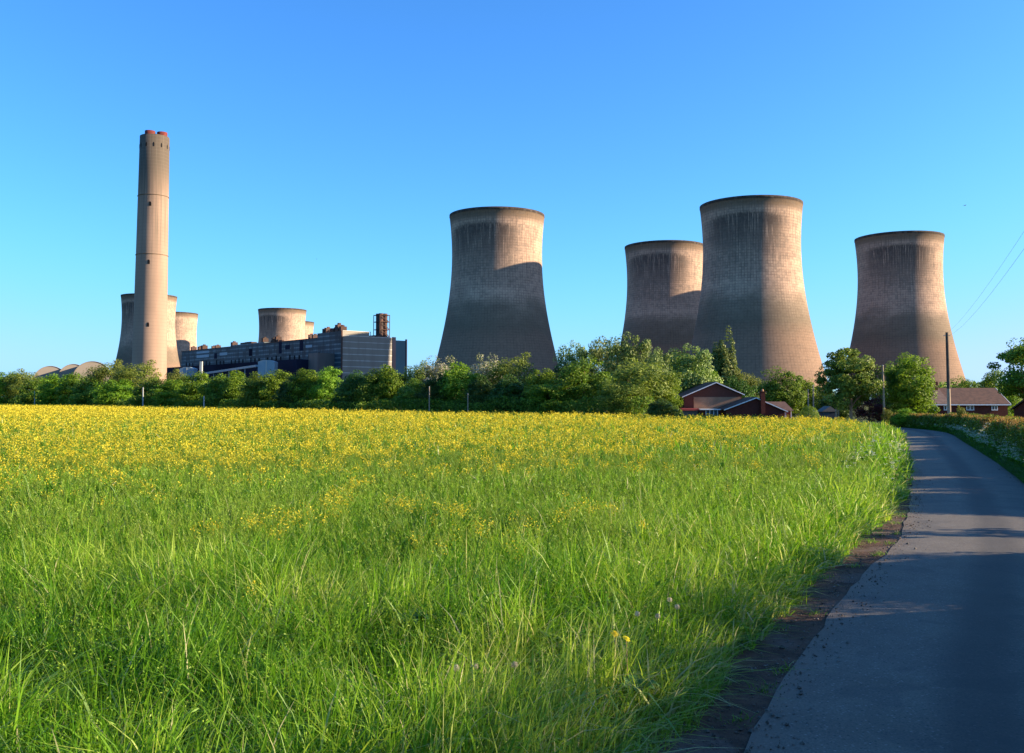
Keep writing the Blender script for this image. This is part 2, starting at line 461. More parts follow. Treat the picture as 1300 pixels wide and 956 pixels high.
# road: sheet with a thin worn edge
def road_material():
    g = G('worn_asphalt', 0.82, 0.25)
    s = g.obj()
    fine = g.noise(s, 60, 3, 0.7); mid = g.noise(s, 1.6, 5, 0.6); big = g.noise(s, 0.35, 3)
    c = g.mix(g.sm(mid, 0.3, 0.7), (0.135,0.117,0.093), (0.175,0.154,0.124))
    c = g.mix(g.sm(big, 0.45, 0.7, 0, 0.5), c, (0.14,0.125,0.11))
    c = g.mix(g.sm(fine, 0.35, 0.65, 0, 0.5), c, (0.045,0.045,0.047))
    vs = g.n('ShaderNodeTexVoronoi'); vs.inputs['Scale'].default_value = 38; g.l(s, vs.inputs['Vector'])
    sv_ = g.n('ShaderNodeSeparateColor'); g.l(vs.outputs['Color'], sv_.inputs[0])
    c = g.mix(g.math('MULTIPLY', g.sm(sv_.outputs[0], 0.72, 0.95, 0, 0.7), g.sm(vs.outputs['Distance'], 0.2, 0.55, 1, 0)), c, (0.26,0.245,0.225))
    c = g.mix(g.math('MULTIPLY', g.sm(sv_.outputs[1], 0.7, 0.95, 0, 0.7), g.sm(vs.outputs['Distance'], 0.2, 0.55, 1, 0)), c, (0.03,0.03,0.032))
    pt = g.noise(s, 0.9, 2, 0.4); c = g.mix(g.sm(pt, 0.60, 0.63, 0, 0.35), c, (0.065,0.062,0.06))
    # wheel tracks and the darker middle follow the lane (uv.x runs across)
    uv = g.n('ShaderNodeUVMap'); sp = g.n('ShaderNodeSeparateXYZ'); g.l(uv.outputs[0], sp.inputs[0])
    wob = g.math('ADD', sp.outputs[0], g.math('MULTIPLY', g.math('SUBTRACT', big, 0.5), 0.12))
    mid_d = g.math('ABSOLUTE', g.math('SUBTRACT', wob, 0.52))
    c = g.mix(g.sm(mid_d, 0.03, 0.17, 0.7, 0), c, (0.05,0.048,0.047))
    e = g.math('MINIMUM', wob, g.math('SUBTRACT', 1.0, wob))
    c = g.mix(g.sm(e, 0.0, 0.10, 0.55, 0), c, (0.17,0.13,0.10))
    vo = g.n('ShaderNodeTexVoronoi', feature='DISTANCE_TO_EDGE'); vo.inputs['Scale'].default_value = 0.55
    wv = g.n('ShaderNodeVectorMath', operation='ADD'); g.l(s, wv.inputs[0])
    nn = g.n('ShaderNodeTexNoise'); nn.inputs['Scale'].default_value = 2.5; g.l(s, nn.inputs['Vector']); g.l(nn.outputs['Color'], wv.inputs[1]); g.l(wv.outputs[0], vo.inputs['Vector'])
    crack = g.math('MULTIPLY', g.sm(vo.outputs['Distance'], 0.0, 0.012, 1, 0), g.sm(big, 0.5, 0.6))
    c = g.mix(g.math('MULTIPLY', crack, 0.22), c, (0.03,0.03,0.03))
    g.col(c); g.bump(fine, 0.35, 0.01)
    return g.m
na = 9
L = np.stack([LX, LY], 1)
wob = (fnoise(tt * 0.9, tt * 0 + 3.3) - 0.5) * 0.22
offs = np.linspace(0, 1, na)
P = []
for k in range(na):
    o0 = (wob if k == 0 else wob * 0.0) + offs[k] * RW
    P.append(L + NRM * o0[:, None] if k == 0 else L + NRM * (offs[k] * RW))
P = np.stack(P, 1)                             # n,na,2
Z = terrain(P[..., 0], P[..., 1]) + 0.028 + 0.03 * (1 - (2 * offs - 1) ** 2)[None, :]
V = np.concatenate([P, Z[..., None]], 2)
edge0 = V[:, :1].copy(); edge0[:, 0, 2] -= 0.05; edge0[:, 0, :2] -= NRM * 0.02
V = np.concatenate([edge0, V], 1)
n, m = V.shape[:2]
ii = (np.arange(n - 1)[:, None] * m + np.arange(m - 1)[None, :]).ravel()
Q = np.stack([ii, ii + 1, ii + m + 1, ii + m], 1)
me = np_mesh('road', V.reshape(-1, 3), Q, mats=[road_material()])
uvl = me.uv_layers.new(name='UVMap')
uvv = np.stack([np.tile(np.concatenate([[0], offs]), n), np.repeat(tt[:n] / 3, m)], 1)
uvl.data.foreach_set('uv', uvv[Q.ravel()].astype(np.float32).ravel())
tag(link_mesh('road', me, None), kind='structure')

# bare verge of packed dirt between tarmac and grass
def verge_w(Y):
    return np.interp(Y, [-10, 3, 8, 12, 15, 18, 21, 24, 30, 80], [0.35, 0.38, 0.46, 0.56, 0.60, 0.52, 0.30, 0.14, 0.08, 0.06])
def dirt_material():
    g = G('packed_dirt_verge', 0.95, 0.1)
    s = g.obj(); n1 = g.noise(s, 2.2, 5, 0.6); n2 = g.noise(s, 24, 4, 0.7); n3 = g.noise(s, 0.8, 2)
    c = g.mix(g.sm(n1, 0.35, 0.65), (0.065,0.043,0.033), (0.13,0.078,0.055))
    c = g.mix(g.sm(n3, 0.52, 0.58, 0, 0.75), c, (0.14,0.105,0.088))
    c = g.mix(g.sm(n2, 0.5, 0.72, 0, 0.7), c, (0.035,0.026,0.022))
    g.col(c); g.bump(n2, 0.6, 0.03)
    return g.m
sel = LY < 80; sel &= tt < tt[np.argmax(LY)]
Lv, Nv = L[sel], NRM[sel]
vw = verge_w(Lv[:, 1]) + 0.45
cols = [Lv + Nv * 0.06] + [Lv - Nv * (vw * f)[:, None] for f in (0.25, 0.5, 0.75, 1.0)]
P = np.stack(cols, 1)
Z = terrain(P[..., 0], P[..., 1]) + 0.008 + 0.012 * fnoise(P[..., 0] * 3, P[..., 1] * 3)
V = np.concatenate([P, Z[..., None]], 2); n, m = V.shape[:2]
ii = (np.arange(n - 1)[:, None] * m + np.arange(m - 1)[None, :]).ravel()
Q = np.stack([ii, ii + m, ii + m + 1, ii + 1], 1)
tag(link_mesh('verge', np_mesh('verge', V.reshape(-1, 3), Q, mats=[dirt_material()], smooth=True), None), kind='structure')

# ------------------------------------------------------------------ cooling towers
def tower_r(z): return 27.3 * math.sqrt(1 + ((z - 90.0) / 71.0) ** 2)
def cooling_tower(px, py_rim, label, seed, tone=1.0, sc=1.0, Y=None, brown=1.0):
    b = ray(px, py_rim)[1]
    Y = Y or (114.0 - EYE) / b
    X = ray(px, py_rim)[0] * Y
    t = empty('cooling_tower', (X, Y, -1.2))
    tag(t, label, 'cooling tower', 'cooling towers of the power station')
    m = tower_mat('tower_concrete', seed, tone, brown)
    prof = [(tower_r(z) * sc, z) for z in np.linspace(8, 113.6, 44)]
    prof += [((tower_r(113.6) + 0.18) * sc, 113.8), ((tower_r(113.6) + 0.18) * sc, 115.2), ((tower_r(113.6) - 1.0) * sc, 115.2)]
    prof += [((tower_r(z) - 0.9) * sc, z) for z in np.linspace(113, 8, 20)]
    s = MB(); s.lathe(prof, 128, closed=True); s.build('shell', m, t)
    s = MB()
    n = 40; rb = tower_r(8) * sc - 0.45
    for k in range(n):
        a0 = 2 * math.pi * k / n
        for dd in (-0.5, 0.5):
            a1 = a0 + dd * 2 * math.pi / n
            s.bar(((rb+2.5)*math.cos(a0), (rb+2.5)*math.sin(a0), 0), (rb*math.cos(a1), rb*math.sin(a1), 8.4), 0.9)
    s.build('support_columns', m, t)
    return t
cooling_tower(631, 274, 'lone broad cooling tower right of the boiler house with a curved shadow across it', 1.0, 1.0, Y=570)
cooling_tower(843.5, 313, 'cooling tower partly hidden behind the tallest one, its crown overlapped on the right', 4.0, 0.95)
cooling_tower(953, 257, 'tallest and nearest looking cooling tower, directly above the red brick house', 7.0, 1.0, Y=539)
cooling_tower(1141, 302, 'rightmost cooling tower, behind the wooden pole and the two roadside trees', 11.0, 0.97)
cooling_tower(189.5, 376, 'distant cooling tower seen on both sides of the tall chimney', 14.0, 1.0, sc=0.99)
cooling_tower(222, 398, 'distant cooling tower touching the left end of the long boiler house', 17.0, 1.05)
cooling_tower(358.5, 393.5, 'distant cooling tower rising above the middle of the long boiler house roof', 21.0, 1.05, sc=1.02)
cooling_tower(373, 409, 'farthest cooling tower, only a sliver of its rim showing behind another above the boiler house', 25.0, 1.05)

# ------------------------------------------------------------------ chimney
def chimney_mat():
    g = G('chimney_concrete', 0.9, 0.15)
    s = g.n('ShaderNodeSeparateXYZ'); g.l(g.obj(), s.inputs[0]); x, y, z = s.outputs
    ang = g.math('ARCTAN2', y, x)
    big = g.noise(g.comb(g.math('MULTIPLY', ang, 1.5), g.math('MULTIPLY', z, 0.03), 3.0), 1.0, 3)
    st = g.noise(g.comb(g.math('MULTIPLY', ang, 9.0), g.math('MULTIPLY', z, 0.012), 3.0), 1.0, 4, 0.6)
    c = g.mix(g.sm(big, 0.3, 0.7), (0.28,0.195,0.150), (0.33,0.230,0.175))
    t = g.sm(g.math('ADD', z, g.math('MULTIPLY', st, 50.0)), 165, 205, 0, 0.92)
    c = g.mix(t, c, (0.085,0.072,0.056))
    c = g.mix(g.math('MULTIPLY', g.sm(st, 0.5, 0.68, 0, 0.75), g.sm(z, 70, 130)), c, (0.15,0.13,0.10))
    f = g.math('LESS_THAN', g.math('FRACT', g.math('DIVIDE', z, 2.6)), 0.2)
    c = g.mix(g.math('MULTIPLY', f, 0.22), c, (0.18,0.14,0.11))
    g.col(c); return g.m
Yc = (198 - EYE) / ray(196.5, 174.5)[1]
Xc = ray(196.5, 174.5)[0] * Yc
ch = empty('chimney', (Xc, Yc, -1.2), 0)
tag(ch, 'very tall tapering concrete chimney with red flue tops, left of the boiler house', 'chimney')
s = MB(); s.lathe([(12.7, 0), (12.2, 20), (11.7, 60), (11.2, 110), (10.75, 160), (10.45, 199.2), (9.6, 199.2), (9.6, 196), (0.01, 196)], 72); s.build('shaft', chimney_mat(), ch)
for dx, dy, hh, mm in ((-1.8, -4.6, 3.4, 'red_paint'), (6.0, -1.4, 3.2, 'red_paint'), (-5.2, 2.2, 2.6, 'dark_steel'), (2.0, 5.0, 2.6, 'red_paint')):
    s = MB(); s.lathe([(3.7, 196.02), (3.7, 199.2 + hh), (3.2, 199.2 + hh), (3.2, 197)], 32, (dx, dy)); o = s.build('flue', M[mm], ch)
for zz in (66, 110, 154):
    r0 = np.interp(zz, [0,20,60,110,160,199], [12.7,12.2,11.7,11.2,10.75,10.45])
    s = MB(); s.lathe([(r0 + 0.02, zz), (r0 + 0.4, zz), (r0 + 0.4, zz + 0.2), (r0 + 0.02, zz + 0.25)], 48, closed=True); 
    if zz != 66: s.build('platform', M['bark'], ch)
def opening(a, zz, w_, h_):
    r0 = np.interp(zz, [0,20,60,110,160,199], [12.7,12.2,11.7,11.2,10.75,10.45])
    s = MB(); dirv = Vector((math.cos(a), math.sin(a), 0)); rt = Vector((-dirv.y, dirv.x, 0))
    c = dirv * (r0 + 0.02)
    vs = []
    for dep in (-0.6, 0.12):
        for i, j in ((-1, -1), (1, -1), (1, 0.4), (0.35, 1), (-0.35, 1), (-1, 0.4)):
            p = c + dirv * dep + rt * (i * w_ / 2); vs.append((p.x, p.y, zz + j * h_ / 2))
    s.add(vs, [(0,1,2,3,4,5), (11,10,9,8,7,6)] + [(i, (i+1)%6, 6+(i+1)%6, 6+i) for i in range(6)])
    s.build('vent_opening', M['black'], ch)
for a, zz in ((-80, 147), (-80, 104), (-77, 58), (-84, 22)): opening(R(a), zz, 1.6, 3.2)
for k in range(12): opening(R(-100 + 30 * k - 62), 191.5, 0.9, 3.2)

# ------------------------------------------------------------------ boiler house
A0 = at(435, 470, 697)
bh = empty('power_station_building', (A0.x, A0.y, -1.2))
tag(bh, 'long dark blue boiler house with striped end wall right of the chimney', 'building')
# local x runs along the long side (away to the left), local y along the striped end wall
A1 = at(230, 470, 928)
dv = Vector((A1.x - A0.x, A1.y - A0.y)); LA = dv.length
bh.rotation_euler[2] = math.atan2(dv.y, dv.x)
# end wall then points to local -y (towards the camera's right)
M['clad_side'] = striped('boiler_house_side_cladding', (0.030,0.055,0.08), (0.12,0.17,0.20), 3.4, 0.30, (0.014,0.016,0.028), 0.9, 0.75)
M['clad_end'] = striped('boiler_house_end_cladding', (0.25,0.23,0.195), (0.50,0.49,0.45), 4.6, 0.13, (0.20,0.165,0.14), 0.5, 0.2)
M['clad_low'] = noisy('dark_lower_cladding', (0.016,0.020,0.04), (0.022,0.024,0.045), 0.05, 0.95, 0.03, (0.010,0.010,0.02))
M['clad_panel'] = noisy('weathered_pale_panel', (0.17,0.14,0.13), (0.11,0.10,0.10), 0.1, stretch=(1,1,0.2))
M['clad_blue'] = noisy('blue_cladding', (0.003,0.018,0.05), (0.003,0.015,0.042), 0.08, 0.9, 0.05)
M['clad_silo'] = noisy('pale_blue_cladding', (0.20,0.29,0.36), (0.24,0.33,0.40), 0.2, 0.6, 0.3)
M['rust'] = noisy('rusty_steel', (0.085,0.045,0.032), (0.05,0.038,0.034), 0.5)
M['trim'] = mat('pale_metal_trim', (0.5,0.5,0.46), 0.5)
H0 = 52.7
WB = 43.5
def box_part(name, m, x0, x1, y0, y1, z0, z1, par=bh):
    s = MB(); s.box(x0, x1, y0, y1, z0, z1); return s.build(name, m, par)
# main hall, stepped roofline: highest near the end wall
o = box_part('wall', M['clad_side'], 0.6, LA, -WB + 0.6, 0, 0, H0 - 2.2)
o = box_part('upper_wall', M['clad_side'], 0.61, 38, -14, -0.01, H0 - 2.19, H0 + 1.6)
o = box_part('upper_wall', M['clad_side'], 128, 190, -22, 0.012, H0 - 2.19, H0 - 0.9)
box_part('roof_edge', M['dark_steel'], 38.05, 127.9, -WB + 0.7, 0.3, H0 - 2.19, H0 - 1.7)
box_part('roof_edge', M['dark_steel'], 190.05, LA + 0.2, -WB + 0.7, 0.3, H0 - 2.19, H0 - 1.8)
# striped end wall
box_part('end_wall', M['clad_end'], 0, 0.59, -WB, 0.4, 0, H0 - 1.6)
box_part('end_parapet', M['clad_end'], -0.02, 0.6, -WB * 0.52, 0.38, H0 - 1.59, H0 + 1.6)
box_part('corner_strip', M['dark_steel'], -0.4, 0.62, 0.41, 1.4, 0, H0 + 1.7)
box_part('corner_strip', M['clad_low'], -0.4, 0.5, -WB - 3.0, -WB - 0.01, 0, H0 - 1.2)
box_part('roof_trim', M['trim'], -0.3, 0.7, -WB * 0.52 - 0.1, 0.4, H0 + 1.61, H0 + 1.95)
# blue block beyond the end wall
box_part('blue_block', M['clad_blue'], 8, 40, -WB - 18, -WB - 3.05, 0, H0 - 3.0)
box_part('corner_strip', M['clad_low'], 7.6, 9, -WB - 19, -WB - 18.01, 0, H0 - 1.8)
# lower dark hall in front of the long side
box_part('lower_hall', M['clad_low'], 26, LA + 22, 0.02, 24, 0, 33.5)
box_part('stair_tower', M['clad_panel'], 12, 25.9, 0.03, 14, 0, 38)
# row of openings above the lower hall
for k in range(34):
    x = 34 + k * 7.8
    if x > LA - 6: break
    if (k % 9) in (3, 7): continue
    box_part('window', M['black'], x, x + 2.3, 0.0, 0.10, 35.2, 38.6 if k % 3 else 39.6)
for x0, x1, z0, z1 in ((60,66,42,51), (96,101,41,52), (82,90,44,47.5), (150,156,41,47), (222,228,41,46)):
    box_part('cladding_panel', M['clad_low'], x0, x1, -0.05, 0.12, z0, z1)
for x0, x1, z0, z1 in ((200,216,43.5,46), (240,268,43,45.5), (240,268,47,49), (46,56,44,46)):
    box_part('cladding_panel', M['clad_silo'], x0, x1, -0.05, 0.14, z0, z1)
# roof plant
rng2 = random.Random(3)
for x, w_, h_, zz, mm in ((8,3,5,1.6,'rust'),(13,4,7,1.6,'dark_steel'),(19,2.5,4,1.6,'rust'),(50,2,4,-1.7,'dark_steel'),(56,2,4.5,-1.7,'dark_steel'),(34,2,4.5,1.6,'dark_steel'),(30,2,5,1.6,'dark_steel'),
                          (108,14,2.5,-1.7,'rust'),(112,3,6,-1.7,'rust'),(118,2.5,5,-1.7,'dark_steel'),(136,3,5,-0.9,'rust'),(158,22,2.2,-0.9,'rust'),(196,4,5,-1.7,'dark_steel'),
                          (232,2,3.5,-1.7,'dark_steel'),(240,2,3,-1.7,'dark_steel'),(262,4,5,-1.7,'rust'),(271,3,4,-1.7,'rust'),(288,2.5,4.5,-1.7,'dark_steel')):
    s = MB(); s.box(x, x + w_, -8, -3, H0 + zz, H0 + zz + h_ * 0.8); s.box(x + w_*0.25, x + w_*0.75, -6.5, -4.5, H0 + zz + h_*0.8, H0 + zz + h_)
    s.build('roof_vent', M[mm], bh)
# exhaust stack of four flues in a steel frame, near the far corner of the end wall
est = empty('exhaust_stack'); est.parent = bh; est.location = (6, -WB + 6, H0 - 1.6)
for dx, dy in ((-1.9,-1.9),(1.9,-1.9),(-1.9,1.9),(1.9,1.9)):
    s = MB(); s.lathe([(1.8, 0), (1.8, 18.5), (1.4, 18.5), (1.4, 16)], 16, (dx, dy)); s.build('flue', M['dark_steel'], est)
s = MB()
for dx in (-4.4, 4.4):
    for dy in (-4.4, 4.4): s.bar((dx, dy, 0), (dx, dy, 17.5), 0.4)
for zz in (0.5, 6, 12, 17.2):
    for a, b in (((-4.4,-4.4),(4.4,-4.4)),((4.4,-4.4),(4.4,4.4)),((4.4,4.4),(-4.4,4.4)),((-4.4,4.4),(-4.4,-4.4))): s.bar((*a, zz), (*b, zz), 0.5)
for zz in (0.5, 6, 11.5):
    s.bar((-4.4,-4.4,zz), (4.4,-4.4,zz+5.6), 0.3); s.bar((-4.4,4.4,zz+5.6), (-4.4,-4.4,zz), 0.3)
s.build('steel_frame', M['rust'], est)
s = MB()
for a in ((10, -30), (10, -24)): s.bar((a[0], a[1], H0 - 2.2), (a[0], a[1], H0 + 2.8), 0.35)
s.bar((10, -30.2, H0 + 2.6), (10, -23.8, H0 + 2.6), 0.35)
s.build('roof_frame', M['galv'], bh)
box_part('roof_vent', M['dark_steel'], 0.7, 8, -WB + 10, -WB + 16, H0 - 2.2, H0 - 0.4)

# pale gabled transfer towers and the conveyor between, in front of the lower hall
def transfer_tower(px0, px1, pyt, Y, label):
    a, b = at(px0, pyt, Y), at(px1, pyt, Y); wd = b.x - a.x
    t = empty('transfer_tower', ((a.x + b.x) / 2, Y, -1.2)); tag(t, label, 'building')
    h = a.z + 1.2
    s = MB(); s.prism([(-wd/2, 0), (wd/2, 0), (wd/2, h - 1.3), (wd*0.2, h), (-wd*0.2, h), (-wd/2, h - 1.3)], 'y', 0, 10); s.build('wall', M['clad_silo'], t)
    s = MB(); s.box(-0.25, 0.25, -0.15, -0.02, 0, h - 0.4); s.build('corner_strip', M['trim'], t)
    return t
transfer_tower(327.5, 348.5, 457, 690, 'larger pale blue gabled tower block in front of the dark lower hall, centre left')
transfer_tower(228, 246, 466, 780, 'smaller pale blue gabled tower block just right of the chimney foot')
ca, cb = at(262, 474, 760), at(327, 464.5, 700)
s = MB(); s.bar((ca.x, ca.y, ca.z), (cb.x, cb.y, cb.z), 3.0, 1.6)
for k in range(1, 6):
    p = ca.lerp(cb, k / 6.5); s.bar((p.x, p.y, -1.2), (p.x, p.y, p.z - 0.9), 0.6)
tag(s.build('conveyor', M['clad_silo'], None), 'inclined enclosed conveyor rising to the larger pale blue tower block', 'conveyor')
p0, p1 = at(255.5, 459, 700), at(258, 470, 700)
s = MB(); s.box(-0.9, 0.9, -0.9, 0.9, 0, p0.z + 1.2); o = s.build('vent_stack', M['trim'], None); o.location = (p0.x, p0.y, -1.2)
tag(o, 'thin pale upright duct in front of the dark lower hall left of the conveyor', 'duct')

# three arched storage halls at far left
M['arch_roof'] = noisy('pale_arched_roof', (0.26,0.225,0.19), (0.20,0.175,0.15), 0.05, 0.6, 0.3, stretch=(0.2,1,1))
def arch_hall(pxl, pxr, pyt, Y, label):
    a, b = at(pxl, pyt, Y), at(pxr, pyt, Y); wd = (b.x - a.x) / 2; h = a.z + 1.2
    t = empty('storage_hall', ((a.x + b.x) / 2 + 3, Y, -1.2), R(24)); tag(t, label, 'storage hall', 'arched storage halls')
    rise = h * 0.42
    arc = [(wd * math.cos(q), h - rise + rise * math.sin(q)) for q in np.linspace(0, math.pi, 22)]
    s = MB(); s.prism([(wd*0.985, 0)] + [(x_*0.985, z_ - 0.4) for x_, z_ in arc] + [(-wd*0.985, 0)], 'y', 0.5, 90); s.build('wall', M['arch_roof'], t)
    s = MB()
    outer = arc; inner = [(x_ * 0.99, z_ - 0.35) for x_, z_ in arc]
    n = len(arc); vs = []
    for yy in (0, 91):
        vs += [(x_, yy, z_) for x_, z_ in outer] + [(x_, yy, z_) for x_, z_ in inner]
    fs = []
    for i in range(n - 1):
        fs += [(i, i+1, 2*n+i+1, 2*n+i), (n+i+1, n+i, 3*n+i, 3*n+i+1), (i, n+i, n+i+1, i+1), (2*n+i+1, 3*n+i+1, 3*n+i, 2*n+i)]
    s.add(vs, fs, True); s.build('roof', M['arch_roof'], t)
arch_hall(40, 80, 464.5, 820, 'leftmost pale arched storage hall showing above the trees')
arch_hall(70, 108, 462, 790, 'middle pale arched storage hall showing above the trees')
arch_hall(90, 136, 458.5, 760, 'right and highest pale arched storage hall, nearest the chimney')

# ------------------------------------------------------------------ trees
def leaf_quads(C, Nn, size, asp, rg):
    """diamond leaves at C with rough normals Nn"""
    n = len(C)
    a = rg.normal(size=(n, 3)); a -= (a * Nn).sum(1)[:, None] * Nn; a /= np.linalg.norm(a, axis=1)[:, None] + 1e-9
    b = np.cross(Nn, a)
    s = (size * rg.uniform(0.6, 1.35, n))[:, None]
    V = np.stack([C - a * s * asp, C - b * s * 0.6, C + a * s * asp, C + b * s * 0.6], 1).reshape(-1, 3)
    Q = np.arange(4 * n).reshape(-1, 4)
    return V, Q
def crown(seed, shape, H, Wd, z0, nclump, per, leaf, clump_r=0.17, open_=0.0):
    """leaf clumps through a crown H high and Wd wide starting at z0; returns V,Q,var and clump centres"""
    rg = np.random.default_rng(seed)
    cs = []
    hh = (H - z0) / 2; zc = z0 + hh
    tries = 0
    lob = rg.uniform(0, 6.28, 4)
    while len(cs) < nclump and tries < 20000:
        tries += 1
        v = rg.normal(size=3); v /= np.linalg.norm(v)
        rr = rg.uniform(0.35, 1.0) ** 0.5
        a = math.atan2(v[1], v[0])
        lobe = 0.86 + 0.16 * math.sin(2 * a + lob[0]) * abs(v[2] + 0.3) + 0.13 * math.sin(3 * a + lob[1] + 3 * v[2]) + 0.10 * math.sin(5 * v[2] * 2 + lob[2] + a)
        if shape == 'round': r2 = 1.0
        elif shape == 'bush': r2 = 1.0 + 0.20 * (-v[2])
        elif shape == 'column': r2 = 1.0 + 0.25 * (-v[2])
        elif shape == 'oval': r2 = 1.0 - 0.15 * v[2]
        p = np.array([v[0] * Wd / 2 * r2, v[1] * Wd / 2 * r2, v[2] * hh]) * rr * lobe
        p[2] += zc
        if p[2] < z0 * 0.6: continue
        if open_ and rg.random() < open_ and vnoise(p[0] * 0.9 + 9, p[2] * 0.9 + 5) < 0.42: continue
        cs.append(p)
    cs = np.array(cs)
    Cs, Ns, vr = [], [], []
    for c in cs:
        cr = Wd * clump_r * rg.uniform(0.6, 1.25)
        k = int(per * rg.uniform(0.7, 1.3))
        dirs = rg.normal(size=(k, 3)); dirs /= np.linalg.norm(dirs, axis=1)[:, None]
        rad = rg.uniform(0.25, 1.0, k) ** 0.45
        sc = np.array([1, 1, 0.72]) if shape != 'column' else np.array([0.6, 0.6, 1.5])
        P = c + dirs * rad[:, None] * cr * sc
        out = (c - np.array([0, 0, zc])); out /= np.linalg.norm(out) + 1e-6
        N = dirs * 0.7 + out * 0.5 + np.array([0, 0, 0.25]) + rg.normal(size=(k, 3)) * 0.55
        N /= np.linalg.norm(N, axis=1)[:, None]
        Cs.append(P); Ns.append(N)
        vr.append(np.clip(rg.normal(0.5, 0.22, k) + rg.normal(0, 0.12), 0, 1))
    C = np.concatenate(Cs); N = np.concatenate(Ns); vr = np.concatenate(vr)
    hi = np.percentile(C[:, 2], 99.7); wr = np.percentile(np.hypot(C[:, 0], C[:, 1]), 97.5)
    C[:, 2] *= H / hi; C[:, :2] *= (Wd / 2) / wr; cs[:, 2] *= H / hi; cs[:, :2] *= (Wd / 2) / wr
    m = C[:, 2] > 0.05
    C, N, vr = C[m], N[m], vr[m]
    V, Q = leaf_quads(C, N, leaf, 1.0, rg)
    return V, Q, np.repeat(vr, 4), cs
def wood(seed, H, z0, cs, r0, lean=(0, 0), nb=14):
    rg = random.Random(seed)
    s = MB()
    top = H * 0.72
    pts = [Vector((lean[0] * t + rg.uniform(-.1, .1) * t, lean[1] * t, -0.2 + (top + 0.2) * t)) for t in (0, .2, .4, .6, .8, 1)]
    s.tube(pts, [r0 * q for q in (1.25, .95, .8, .6, .4, .15)], 8)
    idx = list(range(len(cs))); rg.shuffle(idx)
    for i in idx[:nb]:
        c = Vector(cs[i]); t = min(0.9, max(0.15, (c.z * 0.55) / top))
        k = t * 5; i0 = int(k); b = pts[i0].lerp(pts[min(5, i0 + 1)], k - i0)
        mid = b.lerp(c, 0.5) + Vector((rg.uniform(-.15, .15), rg.uniform(-.15, .15), 0.06 * H))
        rr = r0 * 0.42 * (1 - t * 0.5)
        s.tube([b, b.lerp(mid, .5) + Vector((0, 0, .02 * H)), mid, c], [rr, rr * .8, rr * .55, rr * .15], 5)
    return s

PROTO = {}
BELT = 'trees along the far edge of the field'
def make_tree(kind, name, seed, shape, leafmat, H=10.0, Wd=8.0, z0=1.0, nclump=90, per=90, leaf=0.16, cr=0.15, bark='bark', trunk=0.22, nb=14, open_=0.0, lean=(0, 0)):
    V, Q, var, cs = crown(seed, shape, H, Wd, z0, int(nclump * 1.25), int(per * 1.25), leaf, cr, open_)
    cme = np_mesh('crown', V, Q, var, [M[leafmat]])
    t = empty(name, (0, 0, 0))
    c = link_mesh('crown', cme, None, t)
    s = wood(seed, H, z0, cs, trunk, lean, nb); s.build('trunk', M[bark], t)
    PROTO[kind] = [t, True]
    return t
make_tree('bush1', 'field_edge_tree', 11, 'bush', 'leaf_bright', z0=0.2, nclump=110, per=85, leaf=0.17)
make_tree('bush2', 'field_edge_tree', 12, 'bush', 'leaf_green', z0=0.2, nclump=110, per=85, leaf=0.17)
make_tree('bush3', 'field_edge_tree', 13, 'oval', 'leaf_bright', z0=0.4, nclump=100, per=90, leaf=0.17)
make_tree('dark1', 'field_edge_tree', 14, 'bush', 'leaf_dark', z0=0.2, nclump=110, per=85, leaf=0.17)
make_tree('olive', 'field_edge_tree', 15, 'round', 'leaf_olive', z0=0.8, nclump=90, per=90, leaf=0.13)
make_tree('blossom', 'blossom_tree', 16, 'round', 'blossom', z0=0.8, nclump=90, per=90, leaf=0.14)
make_tree('silver', 'poplar_tree', 17, 'oval', 'leaf_silver', z0=0.6, nclump=120, per=75, leaf=0.14, cr=0.12, open_=0.4)
make_tree('green', 'broadleaf_tree', 18, 'round', 'leaf_green', z0=0.9, nclump=120, per=85, leaf=0.15, cr=0.13)
make_tree('green2', 'broadleaf_tree', 19, 'oval', 'leaf_bright', z0=0.8, nclump=120, per=85, leaf=0.15, cr=0.13)
make_tree('column', 'poplar_tree', 20, 'column', 'leaf_silver', H=10, Wd=4.0, z0=0.3, nclump=170, per=80, leaf=0.12, cr=0.17)
make_tree('maroon', 'maroon_bush', 21, 'bush', 'leaf_maroon', z0=0.2, nclump=70, per=70, leaf=0.16)

def place_tree(kind, px, pyt, wpx, Y, label, cat='tree', group=None, rot=None, base=None):
    t, fresh = PROTO[kind]
    if fresh: PROTO[kind][1] = False; o = t
    else: o = copy_tree(t)
    p = at(px, pyt, Y); zb = float(terrain(p.x, Y)) if base is None else base
    H = p.z - zb
    W0 = 4.0 if kind == 'column' else 8.0
    k = wpx / F * Y / W0 * (1.18 if group == BELT else 1.06)
    o.location = (p.x, Y, zb); o.scale = (k, k, H / 10.0)
    o.rotation_euler = (0, 0, rot if rot is not None else random.uniform(0, 6.28))
    tag(o, label, cat, group)
    return o

